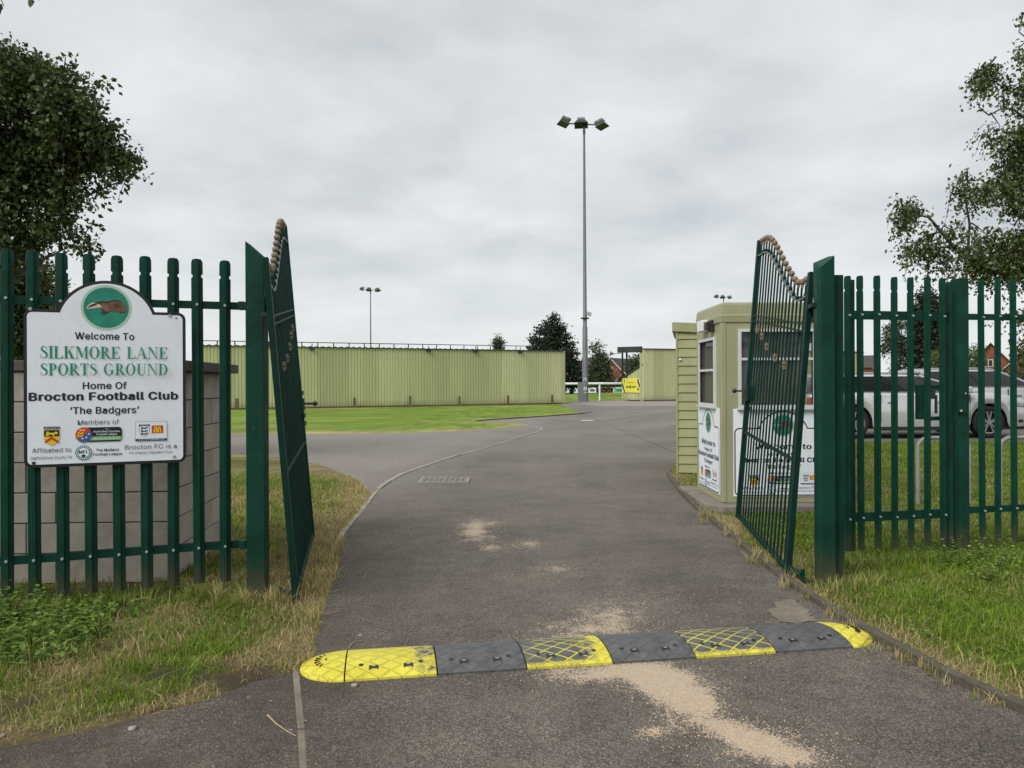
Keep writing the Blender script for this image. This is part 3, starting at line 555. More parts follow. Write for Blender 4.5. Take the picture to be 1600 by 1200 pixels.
    flat(fr, 'shield_lions', [[(U(219.8+x*11.5), V(y0-y*4)) for x, y in lion] for y0 in (673.5, 678.5, 683)], D+.0024, 'navy', c)
    text(fr, 'The FA', U(225.5), V(667.9), U(231)-U(220), .008, 'white', c, D+.0024)
    flat(fr, 'red_square', [rect(U(237), V(680.5), U(255), V(667.5))], D+.0012, 'red', c)
    w = U(255)-U(237); mx, my = U(246), V(679.2); arch = []
    for sx in (-1, 1): arch += [[(q[0], q[1]) for q in p] for p in arc(mx+sx*w*.155, my, w*.19, .043, .011, .008, 0, 180, 12)]
    flat(fr, 'golden_arches', arch, D+.0018, 'yellow', c)
def arch_outline(w, h, half, rise, r=.04, inset=0, cxs=None):
    """sign outline: rectangle with an arched head; inset shrinks it"""
    i = inset; cx = w/2 if cxs is None else cxs; pts = []
    for (x, y, s) in ((w-r, r, -90), (w-r, h-r, 0)):
        pts += [(x+(r-i)*math.cos(R(s+90*k/6)), y+(r-i)*math.sin(R(s+90*k/6))) for k in range(7)]
    Rr = (half*half+rise*rise)/(2*rise); cyy = h+rise-Rr; ri = Rr-i; base = h-i
    a = math.acos(min(1, (base-cyy)/ri)) if base-cyy < ri else 0
    pts += [(cx+ri*math.sin(a*(1-2*k/28)), cyy+ri*math.cos(a*(1-2*k/28))) for k in range(29)]
    for (x, y, s) in ((r, h-r, 90), (r, r, 180)):
        pts += [(x+(r-i)*math.cos(R(s+90*k/6)), y+(r-i)*math.sin(R(s+90*k/6))) for k in range(7)]
    return pts

# ---------------------------------------------------------------- ground, road, paths
KERB_L = [gr(*p).xy for p in ((486, 1230), (481, 1200), (455, 1057))]+[Vector((-1.385, 5.45)), gr(526, 845).xy, gr(560, 804).xy, gr(590, 765).xy, gr(615, 747).xy, gr(640, 736.5).xy, gr(700, 716.5).xy, gr(750, 702.5).xy, gr(790, 690.5).xy, gr(820, 681.5).xy, gr(838, 676.5).xy, gr(847, 671.5).xy, gr(846, 668.7).xy, gr(838, 666.7).xy, gr(824, 665.6).xy]
KERB_L = [Vector((-.42, 1.6)), Vector((-.62, 2.3))]+KERB_L[1:]
KERB_R = [Vector((3.3, .4)), gr(1600, 1115).xy, gr(1381, 1015).xy, gr(1330, 975).xy, gr(1285, 945).xy, gr(1225, 908).xy, gr(1165, 858).xy, gr(1118, 818).xy, gr(1085, 792).xy, gr(1066, 772).xy, gr(1052, 754).xy, gr(1044, 742).xy, Vector((3.0, 14.2)), Vector((3.6, 15.1))]
def jitter(pts, step, amp, seed):
    rr = random.Random(seed); out = []
    for a, b in zip(pts, pts[1:]):
        n = max(1, int((b-a).length/step))
        for i in range(n): out.append(a+(b-a)*i/n+Vector((rr.uniform(-amp, amp), rr.uniform(-amp, amp))))
    out.append(pts[-1]); return out
tipL = [gr(*p).xy for p in ((578, 772), (574, 764), (558, 751), (535, 740), (505, 729), (470, 720), (430, 714), (395, 711), (360, 709))]
drive_top = [gr(*p).xy for p in ((360, 679), (430, 678), (500, 678), (560, 677.5), (640, 676.5), (700, 674), (760, 671), (800, 668), (822, 665.2), (826, 664), (822, 662.3), (800, 660.5), (780, 659.6), (745, 658.6), (760, 656.8), (800, 654.5), (850, 651), (900, 647.5), (950, 643.5), (1000, 640.3), (1006, 639.2))]
verge_front = [gr(*p).xy for p in ((-60, 1180), (0, 1168), (60, 1160), (120, 1150), (180, 1132), (250, 1112), (340, 1090), (400, 1067), (440, 1055), (455, 1050))]
leftroad = KERB_L[4:8]
ROAD = [Vector((-9, -6)), Vector((5.6, -6))]+jitter(KERB_R, .25, .012, 3)+[Vector((30, 15.3)), Vector((60, 15.3)), Vector((60, 60)), Vector((34, 60)), Vector((16, 56.5))]+[Vector(p) for p in reversed(drive_top)]+[Vector((-16, drive_top[0].y)), Vector((-16, tipL[-1].y))]+jitter(list(reversed(tipL)), .2, .03, 5)+jitter(list(reversed(KERB_L[6:8])), .2, .02, 6)[:-1]+[gr(528, 845).xy]+jitter([Vector((-1.48, 6.6)), Vector((-1.31, 5.45)), Vector((-1.17, 4.6)), Vector((-1.08, 4.15)), Vector((-1.13, 3.98))], .1, .02, 9)+jitter(list(reversed(verge_front)), .12, .025, 4)+[Vector((-9, 3.0))]
def pip(px, py, poly):
    inside = np.zeros(len(px), bool); n = len(poly)
    for i in range(n):
        x0, y0 = poly[i]; x1, y1 = poly[(i+1) % n]
        if y0 == y1: continue
        c = ((y0 > py) != (y1 > py)) & (px < (x1-x0)*(py-y0)/(y1-y0)+x0); inside ^= c
    return inside
def dist_poly(px, py, pts):
    d = np.full(len(px), 1e9)
    for a, b in zip(pts, pts[1:]):
        ab = b-a; L2 = ab.length_squared+1e-9; t = np.clip(((px-a.x)*ab.x+(py-a.y)*ab.y)/L2, 0, 1)
        d = np.minimum(d, np.hypot(px-a.x-t*ab.x, py-a.y-t*ab.y))
    return d
G1 = np.array((.135, .225, .018)); G2 = np.array((.165, .245, .028)); DRY = np.array((.46, .36, .18)); SOIL = np.array((.105, .080, .058))
def turf(x, y):
    """colour of the sward at a place, and how dry and how bare it is"""
    x = np.asarray(x, float); y = np.asarray(y, float)
    dl = dist_poly(x, y, KERB_L[:9]); dr = dist_poly(x, y, KERB_R); dt = dist_poly(x, y, tipL); dv = dist_poly(x, y, verge_front)
    n1 = vnoise(x, y, .45, 1); n2 = vnoise(x, y, .13, 2); n3 = vnoise(x, y, 1.7, 3); n4 = vnoise(x, y, 6, 8)
    left = (x < -.3) & (y < 16)
    dry = np.where(left, .52+1.1*(n1-.5)+.9*(n2-.5), .13+.55*(n1-.5)+.45*(n2-.5)+.25*(n3-.5))
    dry = np.where(left & (y > 6.5), .52+.5*(n1-.5)+.4*(n3-.5), dry)
    dry += np.where(left & (x < -2.4) & (y < 6), -.28*sst(-2.2, -3.2, x), 0)
    for d, w in ((dl, .35), (dr, .33), (dt, .35), (dv, .2)): dry += .75*np.exp(-(d/w)**2)
    dry = np.where(y > 18, .08+.35*(n3-.5)+.25*(n4-.5), dry); dry += np.where(y > 18, .55*np.exp(-(dist_poly(x, y, drive_top)/.9)**2), 0)
    soil = np.where(left & (y < 8), sst(.76, .92, vnoise(x, y, .33, 5)+.3*(n2-.5)), 0)
    soil = np.maximum(soil, np.where(left, .6*np.exp(-(dv/.06)**2)*(n2 > .35), 0)); soil = np.maximum(soil, .5*np.exp(-(dr/.07)**2))
    dry = np.clip(dry, 0, 1)
    g = G1[None]*(1-n3[:, None])+G2[None]*n3[:, None]
    c = g*(1-dry[:, None])+DRY[None]*dry[:, None]; c = c*(.72+.56*vnoise(x, y, .21, 12))[:, None]; return c, dry, soil
def grid_mesh(name, xs, ys, zf, mat, color=False):
    X, Y = np.meshgrid(xs, ys); x = X.ravel(); y = Y.ravel(); z = zf(x, y); nx, ny = len(xs), len(ys)
    co = np.stack([x, y, z], 1); i, j = np.meshgrid(np.arange(nx-1), np.arange(ny-1)); a = (j*nx+i).ravel()
    fs = np.stack([a, a+1, a+nx+1, a+nx], 1)
    me = bpy.data.meshes.new(name); me.vertices.add(len(co)); me.vertices.foreach_set('co', co.ravel().astype(np.float32))
    me.loops.add(fs.size); me.loops.foreach_set('vertex_index', fs.ravel().astype(np.int32)); me.polygons.add(len(fs))
    me.polygons.foreach_set('loop_start', np.arange(0, fs.size, 4, dtype=np.int32)); me.polygons.foreach_set('use_smooth', np.ones(len(fs), bool)); me.update(calc_edges=True)
    if color:
        c, dry, soil = turf(x, y); c = c*(1-soil[:, None]*.85)+SOIL[None]*soil[:, None]*.85
        c = c*np.where((y < 16), .42, .90)[:, None]  # near ground darkened in its colour to stand for shade under the blades
        at_ = me.attributes.new('Col', 'FLOAT_COLOR', 'POINT'); at_.data.foreach_set('color', np.concatenate([c, np.ones((len(c), 1))], 1).ravel().astype(np.float32))
    me.materials.append(M[mat]); o = bpy.data.objects.new(name, me); COL.objects.link(o); return o
xs = np.unique(np.concatenate([np.linspace(-1500, -60, 8), np.linspace(-60, -6, 37), np.linspace(-6, 12, 151), np.linspace(12, 60, 49), np.linspace(60, 1500, 8)]))
ys = np.unique(np.concatenate([np.linspace(-400, -6, 6), np.linspace(-6, 2, 9), np.linspace(2, 17, 126), np.linspace(17, 60, 60), np.linspace(60, 200, 15), np.linspace(200, 1600, 6)]))
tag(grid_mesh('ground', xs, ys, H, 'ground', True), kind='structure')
def sheet(name, poly, z, mat, parent=None):
    """flat polygon laid on the terrain"""
    from mathutils.geometry import tessellate_polygon
    tris = tessellate_polygon([[Vector((p[0], p[1], 0)) for p in poly]]); mb = MB(); vv = [(p[0], p[1], z) for p in poly]
    fs = []
    for t in tris:
        a, b, c = (Vector(vv[i]) for i in t)
        fs.append(tuple(t) if (b-a).cross(c-a).z > 0 else tuple(reversed(t)))
    mb.add(vv, fs); return mb.build(name, mat, parent)
# the road is clipped to the level ground; the car park follows the rise
lvl = [Vector((-9, -6)), Vector((5.6, -6))]+jitter(KERB_R, .25, .012, 3)+[Vector((3.6, 56)), Vector((16, 56.5))]
ROADL = [p for p in lvl]+ROAD[ROAD.index(Vector((16, 56.5)))+1:]
tag(sheet('road', ROADL, .004, 'asphalt'), kind='structure')
tag(grid_mesh('car_park', np.linspace(3.5, 60, 114), np.linspace(15.0, 56.4, 84), lambda x, y: H(x, y)+.009, 'asphalt'), kind='structure')
tag(sheet('path', [gr(*p).xy for p in ((1250, 641), (1003, 640), (960, 637), (925, 633.5), (884, 631), (884, 628.8), (925, 626.5), (1000, 625.5), (1250, 625))], .014, 'path'), kind='structure')
mk = root('road_marking', (6, 30, 0), 'worn white painted dashes on the far bend of the drive', 'road marking'); 
for (a, b, c, d) in ((1018, 666.5, 1056, 669.5), (1043, 661.5, 1057, 664), (905, 657, 925, 658), (960, 650, 975, 651)):
    P = [gr(a, d).xy, gr(c+4, d).xy, gr(c, b).xy, gr(a+6, b).xy]; sheet('painted_dash', P, .018, 'mark', mk)
# kerbs: each edging stone a piece
def kerb(name, pts, L, w, h, mat, seed, skip=()):
    rr = random.Random(seed); o = bpy.data.objects.new(name, None); COL.objects.link(o); o['kind'] = 'structure'
    dense = []
    for a, b in zip(pts, pts[1:]):
        n = max(1, int((b-a).length/.02)); dense += [a+(b-a)*i/n for i in range(n)]
    dense.append(pts[-1]); acc = [0]
    for a, b in zip(dense, dense[1:]): acc.append(acc[-1]+(b-a).length)
    def pt(s):
        s = min(max(s, 0), acc[-1]); i = int(np.searchsorted(acc, s)); return dense[min(i, len(dense)-1)]
    s = 0; k = 0
    while s < acc[-1]-.1:
        p, q = pt(s+.006), pt(min(acc[-1], s+L)-.006); s += L; k += 1
        d = (q-p); 
        if d.length < .05: continue
        n = Vector((-d.y, d.x)).normalized()*w/2; zt = h+rr.uniform(-.006, .006); t2 = h+rr.uniform(-.006, .006); off = n*rr.uniform(-.15, .15)
        mb = MB(); mid = (p+q)/2
        mb.prism([p-n+off, q-n+off, q+n+off, p+n+off], -.1, (zt, t2, t2, zt)); mb.build('edging_stone', mat, o, bevel=.006)
    return o
kerb('left_kerb', KERB_L[:4]+[Vector((-1.15, 4.05))], .9, .034, .006, 'edging', 1)
kerb('left_kerb_far', [Vector((-1.62, 6.9))]+KERB_L[5:8], .9, .055, .012, 'edging_pale', 5)
kerb('left_kerb_bend', KERB_L[7:], .9, .075, .018, 'edging_pale', 2)
kerb('right_kerb', KERB_R[:-2], .9, .06, .045, 'edging_dark', 3)
kerb('lawn_kerb', [p for p in drive_top[13:]], 1.2, .14, .05, 'edging_dark', 4)

# ---------------------------------------------------------------- block enclosure behind the fence
def block_wall():
    fl = Vector((-3.90, 5.80)); c = Vector((-2.62, 5.86)); b = Vector((-2.76, 7.30))
    r = root('block_wall', (c.x, c.y, 0), 'buff concrete block enclosure with brown coping behind the welcome sign', 'wall')
    bl = Vector((-3.98, 7.25)); hgt = 1.61; n = 7; ch = hgt/n; J = .010
    ins = .012
    mb = MB(); mb.prism([fl+Vector((ins, ins)), c+Vector((-ins, ins)), b+Vector((-ins, -ins)), bl+Vector((ins, -ins))], 0, hgt); mb.build('mortar', 'mortar', r)
    for (p, q, th) in ((fl, c, .1), (c, b, .1)):
        d = (q-p); Ln = d.length; d.normalize(); nn = Vector((d.y, -d.x)); bw = .44 
        for k in range(n):
            x = -bw*.5 if k % 2 else 0.0
            while x < Ln-.02:
                a, e = max(x, 0)+J/2, min(x+bw, Ln)-J/2; x += bw
                if e-a < .03: continue
                m = MB(); pr = random.uniform(0, .003); A = p+d*a+nn*pr; E = p+d*e+nn*pr
                m.prism([A, E, E-nn*(ins+.02+pr), A-nn*(ins+.02+pr)], k*ch+J/2, (k+1)*ch-J/2); m.build('block', 'block', r, loc=(A.x, A.y, k*ch), bevel=.003)
    o = .10
    def slab(poly): m = MB(); m.prism(poly, hgt+.002, hgt+.085); m.build('coping_slab', 'coping', r, bevel=.008)
    y0, y1 = c.y-.07, c.y+.16
    slab([(-4.1, y0), (-3.36, y0), (-3.36, y1), (-4.1, y1)]); slab([(-3.352, y0), (c.x+o, y0), (c.x+o, y1), (-3.352, y1)])
    slab([(c.x-.15, y1+.004), (c.x+o, y1+.004), (c.x+o-.06, 6.70), (c.x-.21, 6.70)]); slab([(c.x-.21, 6.708), (c.x+o-.06, 6.708), (b.x+o+.02, 7.42), (b.x-.14, 7.42)])
block_wall()

# ---------------------------------------------------------------- palisade fences
def pale_mesh(w, z0, z1, name='pale'):
    """W-section steel pale with a notched, rounded tip; local x across, front at -y"""
    hw = w/2; sec = [(-hw, .0), (-hw*.86, -.012), (-hw*.42, -.014), (-hw*.26, -.030), (hw*.26, -.030), (hw*.42, -.014), (hw*.86, -.012), (hw, .0)]
    rows = [(z0, 1, 0), (z1-.135, 1, 0), (z1-.128, .74, 0), (z1-.112, .74, 0), (z1-.105, 1, 0), (z1-.022, .98, 0), (z1-.006, .80, 0), (z1, .62, 0)]
    mb = MB(); vv = []; n = len(sec)
    for (z, k, _) in rows:
        for (x, y) in sec: vv.append((math.copysign(min(abs(x), hw*k), x), y, z))
        for (x, y) in reversed(sec): vv.append((math.copysign(min(abs(x), hw*k), x), y+.003, z))
    N = 2*n; fs = []
    for i in range(len(rows)-1):
        for k in range(N): fs.append((i*N+k, i*N+(k+1) % N, (i+1)*N+(k+1) % N, (i+1)*N+k))
    top = len(rows)-1
    for k in range(n-1): fs.append((top*N+k, top*N+k+1, top*N+N-2-k, top*N+N-1-k))
    mb.add(vv, fs); return mb
def ray_line(px, py, P, d):
    u, v = unroll(px, py); k = u/F    # x = k*y
    t = (k*P.y-P.x)/(d.x-k*d.y); return P+d*t
bolt_mb = MB().disc((0, 0, 0), (1, 0, 0), (0, 0, 1), (0, -.008, 0), .0095, 10); bolt_mb.disc((0, -.008, 0), (1, 0, 0), (0, 0, 1), (0, -.004, 0), .008, 8)
def fence_run(r, P, d, pxs, w, rails, zp=(.09, 2.40), xr=None, railh=.055, matn='green', yref=650):
    ang = math.atan2(d.y, d.x); nrm = Vector((d.y, -d.x))
    mesh = pale_mesh(w, *zp).mesh('pale', matn); bm = bolt_mb.mesh('bolt', 'galv'); first = None
    for px in pxs:
        q = ray_line(px, yref, P, d); o = bpy.data.objects.new('pale', mesh); COL.objects.link(o); o.parent = r
        o.location = Vector((q.x, q.y, random.uniform(-.006, .006)))-r.location; o.rotation_euler = (random.uniform(-.003, .003), random.uniform(-.004, .004), ang+random.uniform(-.04, .04))
        for zr in rails:
            b = bpy.data.objects.new('bolt', bm); COL.objects.link(b); b.parent = o; b.location = (0, -.030, zr)
    for zr in rails:     # angle-section rails behind the pales
        a, b = (ray_line(x, yref, P, d) for x in xr); off = -nrm*.006
        m = MB(); A = Vector((a.x, a.y, zr)); B = Vector((b.x, b.y, zr)); o3 = Vector((off.x, off.y, 0))
        m.beam(A+o3, B+o3, .006, railh); m.beam(A+o3*4.2+Vector((0, 0, railh/2-.003)), B+o3*4.2+Vector((0, 0, railh/2-.003)), .034, .006)
        m.build('rail', matn, r)
LP, LD = Vector((-3.35, 5.06)), Vector((1.263, .48)).normalized()
lf = root('palisade_fence', (-2.8, 5.27, 0), 'dark green steel palisade fence carrying the welcome sign left of the drive', 'fence')
q0_ = ray_line(-82, 650, LP, LD); EXT = [q0_-LD*.169*k for k in range(14, 0, -1)]; EXT = [800+F*q.x/q.y for q in EXT]
fence_run(lf, LP, LD, EXT+[-82, -36, 10, 53.5, 98, 142, 186, 229, 270, 310.5, 351], .078, (.345, 2.075), xr=(EXT[0]-20, 388))
# two things carry the rail end into the post
p_ = ray_line(379, 858, LP, LD); MB().obox((p_.x+.01, p_.y-.02, .345), (.04, 0, 0), (0, .05, 0), (0, 0, .06)).build('fish_plate', 'green', lf); MB().obox((p_.x+.01, p_.y-.02, 2.075), (.04, 0, 0), (0, .05, 0), (0, 0, .06)).build('fish_plate', 'green', lf)
RP = at(1344, 431, 6.49).xy; RD = (at(1584, 437, 6.80).xy-RP).normalized()
pg = root('pedestrian_gate', (ray_line(1400, 650, RP, RD).x, ray_line(1400, 650, RP, RD).y, 0), 'dark green palisade side gate with a lock box in front of the silver estate car', 'gate')
fence_run(pg, RP, RD, [1324, 1344.6, 1371, 1397, 1422.5, 1448, 1473], .062, (.36, 2.07), xr=(1331, 1487), railh=.075)
rf = root('palisade_fence', (ray_line(1560, 650, RP, RD).x, ray_line(1560, 650, RP, RD).y, 0), 'dark green steel palisade fence at the right edge beyond the side gate post', 'fence')
fence_run(rf, RP, RD, [1534, 1558, 1584, 1610, 1636, 1662, 1690, 1720, 1752], .062, (.38, 2.07), xr=(1512, 1765), railh=.055)
def q3(px, z=0, off=0):
    q = ray_line(px, 650, RP, RD); n = Vector((RD.y, -RD.x)); return Vector((q.x+n.x*off, q.y+n.y*off, z))
RX = Vector((RD.x, RD.y, 0)); RN = Vector((RD.y, -RD.x, 0))
# gate post + closing stile + lock box
m = MB(); m.obox(q3(1503, 1.18, -.02), RX*.098, RN*.10, (0, 0, 2.44)); m.build('post', 'green', rf, bevel=.006)
m = MB(); m.obox(q3(1485, 1.22, -.012), RX*.03, RN*.05, (0, 0, 2.3)); m.build('stile', 'green', pg, bevel=.003)
m = MB(); m.obox(q3(1335, 1.22, -.03), RX*.035, RN*.035, (0, 0, 2.3)); m.build('stile', 'green', pg, bevel=.003)
lb = MB().obox(q3(1443, 1.33, -.03), RX*.07, RN*.06, (0, 0, .30)).build('lock_box', 'green', pg, bevel=.004)
MB().obox(q3(1464, 1.455, -.02), RX*.20, RN*.012, (0, 0, .035)).obox(q3(1464, 1.185, -.02), RX*.20, RN*.012, (0, 0, .035)).build('lock_frame', 'green', pg)
MB().obox(q3(1456, 1.40, .0), RX*.06, RN*.02, (0, 0, .09)).obox(q3(1462, 1.31, .004), RX*.014, RN*.02, (0, 0, .16)).build('lock_handle', 'dark', pg)
m = MB(); m.obox(q3(1496, 1.33, .045), RX*.085, RN*.03, (0, 0, .19)); kb = m.build('keep', 'green', rf, bevel=.003)
MB().ball(q3(1493, 1.25, .065), .012, 8, 5).ball(q3(1500, 1.40, .065), .008, 8, 5).build('keep_bolts', 'galv', rf)
# gate posts
def post(name, poly, tops, z0, label):
    c = sum((Vector(p) for p in poly), Vector((0, 0)))/len(poly); r = root(name, (c.x, c.y, 0), label, 'gatepost')
    MB().prism(poly, z0, tops).build('post_shaft', 'green', r, bevel=.004); return r
y = 5.32; x0, x1 = at(384, 650, y).x, at(411.5, 650, y).x
lpost = post('gatepost', [(x0, y), (x1, y+.015), (x1-.01, y+.15), (x0-.01, y+.135)], (2.50, 2.392, 2.392, 2.50), -.12, 'dark green square gatepost with a slanting top, left of the drive')
y = 5.60; a, b, c_ = at(1275.5, 650, y+.07), at(1290, 650, y), at(1304.5, 650, y+.02)
rpost = post('gatepost', [(a.x, y+.055), (b.x-.03, y), (c_.x, y+.012), (c_.x+.01, y+.14), (a.x+.02, y+.17)], (2.335, 2.345, 2.43, 2.445, 2.40), -.06, 'dark green gatepost with a slanting top, right of the drive')
y = 5.70; fp = root('fence_post', (at(1311, 650, y).x, y, 0), 'plain dark green fence post against the back of the right gatepost', 'post')
xa, xb = at(1304.6, 650, y).x+.004, at(1319, 650, y).x
MB().box(xa, xb, y, y+.09, -.05, 2.30).build('post_shaft', 'green', fp, bevel=.004)
MB().box(xa+.02, xb-.02, y-.002, y+.0, .1, 2.25).build('post_rib', 'green', fp)

# ---------------------------------------------------------------- drive gates
def drive_gate(HB, LB, hh, lh, leanx, sgn, label, nb=16, latch_z=1.28):
    """sgn +1: the latch side hardware faces the drive to +x"""
    r = root('drive_gate', HB, label, 'gate'); lean = Vector((leanx, 0, 1))
    P = lambda t, z: HB.lerp(LB, t)+lean*z
    d = (LB-HB); d.z = 0; d.normalize(); n = Vector((d.y, -d.x, 0)); g = 'green_gate'
    m = MB(); m.beam(P(0, -.02), P(0, hh), .042, .062, d); m.build('hinge_stile', g, r, bevel=.003)
    m = MB(); m.beam(P(1, -.02), P(1, lh), .042, .055, d); m.build('latch_stile', g, r, bevel=.003)
    MB().beam(P(.02, .012), P(.98, .012), .04, .028).build('bottom_rail', g, r)
    MB().beam(P(.02, .84), P(.98, .86), .036, .016).build('middle_rail', g, r)
    m = MB(); m.beam(P(.02, hh-.40), P(.98, hh-.24), .030, .012); m.beam(P(.02, hh-.455), P(.98, hh-.295), .030, .012); m.build('upper_rail', g, r)
    def zc(t):     # curved top rail: low by the hinge, high by the latch
        lo, hi = hh-.17, lh-.16; s = min(1, max(0, (t-.12)/.74)); s = s*s*(3-2*s)
        return lo+(hi-lo)*s-.03*math.sin(math.pi*min(1, t/.3))*(t < .3)
    ts = [i/30 for i in range(31)]; m = MB()
    for a, b in zip(ts, ts[1:]): m.beam(P(a, zc(a)), P(b+.002, zc(b)), .034, .014)
    m.build('curved_rail', 'galvgreen', r)
    bar0 = None; fin = MB().ball((0, 0, 0), .026, 12, 8); fin.tube([(0, 0, -.045), (0, 0, -.03), (0, 0, -.018)], [.008, .014, .010], 8); finm = fin.mesh('finial', 'finial')
    col = MB(); 
    for z, rr in ((-.028, .018), (-.012, .024), (.012, .024), (.028, .018)): col.tube([(0, 0, z-.006), (0, 0, z+.006)], rr, 10)
    colm = col.mesh('collar', 'finial'); gl = .018
    for i in range(nb):
        t = (i+1)/(nb+1); zt = zc(t)+.10; b = MB().tube([P(t, .02), P(t, zt)], .0085, 6).build('bar', g, r)
        f = bpy.data.objects.new('finial', finm); COL.objects.link(f); f.parent = b; f.location = P(t, zt+.045)-HB
        MB().tube([P(t, zc(t)+.012), P(t, zc(t)+.03)], .016, 8).build('bar_bush', g, b)
        if i in (4, 7, 10, 12, 14):
            k = {4: 1.60, 7: 1.66, 10: 1.76, 12: 1.86, 14: 1.93}[i]
            c = bpy.data.objects.new('collar', colm); COL.objects.link(c); c.parent = b; c.location = P(t, k-.03)-HB
    # latch block, slide bolt with knob
    L = MB().obox(P(.95, latch_z), d*.13, n*.07, (0, 0, .15)).build('lock_case', g, r, bevel=.004)
    k = P(1, latch_z+.02)+d*.02
    MB().tube([k, k+Vector((sgn*.10, .04, 0))], .010, 8).ball(k+Vector((sgn*.12, .045, 0)), .024, 10, 6).build('bolt_knob', 'dark', r)
    m = MB()
    for q in range(5): m.obox(P(1, latch_z-.16+q*.07)+n*.028, d*.03, n*.02, (0, 0, .04))
    m.build('latch_rack', 'galvgreen', r)
    return r, P
M['galvgreen'] = paint('worn_green_metal', (.10, .135, .125), .5, .35, 25, dirt=((.30, .33, .31), .5))
HBl = at(462, 930, 5.28); LBl = at(488, 835, 7.11); lg, PL = drive_gate(HBl, LBl, 2.32, 2.86, -.0855, 1, 'dark green curved-top drive gate with bead finials, swung open on the left', latch_z=1.19)
HBr = at(1231, 893, 5.88); LBr = at(1153, 806, 7.87); rg, PR = drive_gate(HBr, LBr, 2.29, 2.82, .083, -1, 'dark green drive gate with bead finials, swung open in front of the kiosk', latch_z=1.26)
for (g, Pf, po, side) in ((lg, PL, Vector((-1.716, 5.38, 0)), -1), (rg, PR, Vector((2.235, 5.68, 0)), 1)):
    top = Pf(0, 2.02); q = Vector((po.x, po.y, top.z)); MB().beam(top, q, .03, .03).tube([top+Vector((side*.035, -.0, -.09)), top+Vector((side*.035, 0, .03))], .017, 8).build('hinge', 'green_gate', g)
    MB().beam(top+Vector((side*.0, 0, -.09)), top+Vector((side*.05, -.02, -.09)), .05, .035).build('hinge_eye', 'dark', g)
    bot = Pf(0, .03); q = Vector((po.x, po.y, .02)); mid = q.lerp(bot, .45); MB().beam(bot, mid, .045, .035).beam(mid+Vector((0, .0, -.03)), q+Vector((0, 0, -.02)), .05, .03).tube([mid+Vector((0, 0, -.05)), mid+Vector((0, 0, .05))], .016, 8).build('bottom_hinge', 'green_gate', g)

# ---------------------------------------------------------------- welcome sign
def welcome_sign():
    n = Vector((LD.y, -LD.x, 0)); n3 = n*.056; O = ray_line(37.5, 731, LP+Vector((n3.x, n3.y)), LD); E = ray_line(291, 727, LP+Vector((n3.x, n3.y)), LD)
    W = (E-O).length; z0 = .960; Hh = 1.050; fr = Frame((O.x, O.y, z0), (LD.x, LD.y, 0), n)
    r = root('welcome_sign', (O.x, O.y, z0), 'white arched welcome board with black rim fixed to the left fence', 'sign')
    cxs = W*.5; out = arch_outline(W, Hh, W*.30, .205, .05); mb = MB(); k = len(out)
    mb.add([fr.p(u, v, -.004) for u, v in out]+[fr.p(u, v, .0) for u, v in out], [tuple(reversed(range(k))), tuple(range(k, 2*k))]+[(i, (i+1) % k, k+(i+1) % k, k+i) for i in range(k)])
    mb.build('board', 'black', r); flat(fr, 'face', [arch_outline(W, Hh, W*.30, .205, .05, .020)], .0008, 'white', r)
    # perspective-correct horizontal mapping from picture columns to metres along the board
    def U(x): q = ray_line(x, 640, LP+Vector((n3.x, n3.y)), LD); return (q-O).dot(LD)
    V = lambda y: (730.5-y)*Hh/251.0
    T = lambda s, xa, xb, yb, cap, mat='ink', bold=.012: text(fr, s, (U(xa)+U(xb))/2, V(yb), U(xb)-U(xa), cap, mat, r, .003, bold)
    badger(fr, U(167), V(474.5), .138, r, .002)
    T('Welcome To', 118, 210, 526.5, .047, bold=.022); serif(fr, 'SILKMORE LANE', (U(63)+U(263))/2, V(557.5), U(263)-U(63), .082, 'inkgreen', r, .003); serif(fr, 'SPORTS GROUND', (U(63)+U(263))/2, V(584.5), U(263)-U(63), .080, 'inkgreen', r, .003)
    T('Home Of', 130, 198, 606.5, .046, bold=.022); T('Brocton Football Club', 46, 277.5, 624.5, .052, bold=.042); T('‘The Badgers’', 110, 217, 646.5, .046, bold=.022)
    lower_logos(fr, (U, V), r)
    for (x, y, mm) in ((48, 479.5, 'galv'), (56, 480, 'dark'), (266, 485, 'galv'), (276, 488.5, 'dark'), (52.5, 723, 'dark'), (272, 720.5, 'galv')):
        c = fr.p(U(x), V(y), .001); rr = .011 if mm == 'galv' or y > 700 else .005
        MB().disc(c, fr.ex, (0, 0, 1), n*.004, rr, 12).disc(c+n*.004, fr.ex, (0, 0, 1), n*.002, rr*.5, 8).build('screw', mm, r)
welcome_sign()

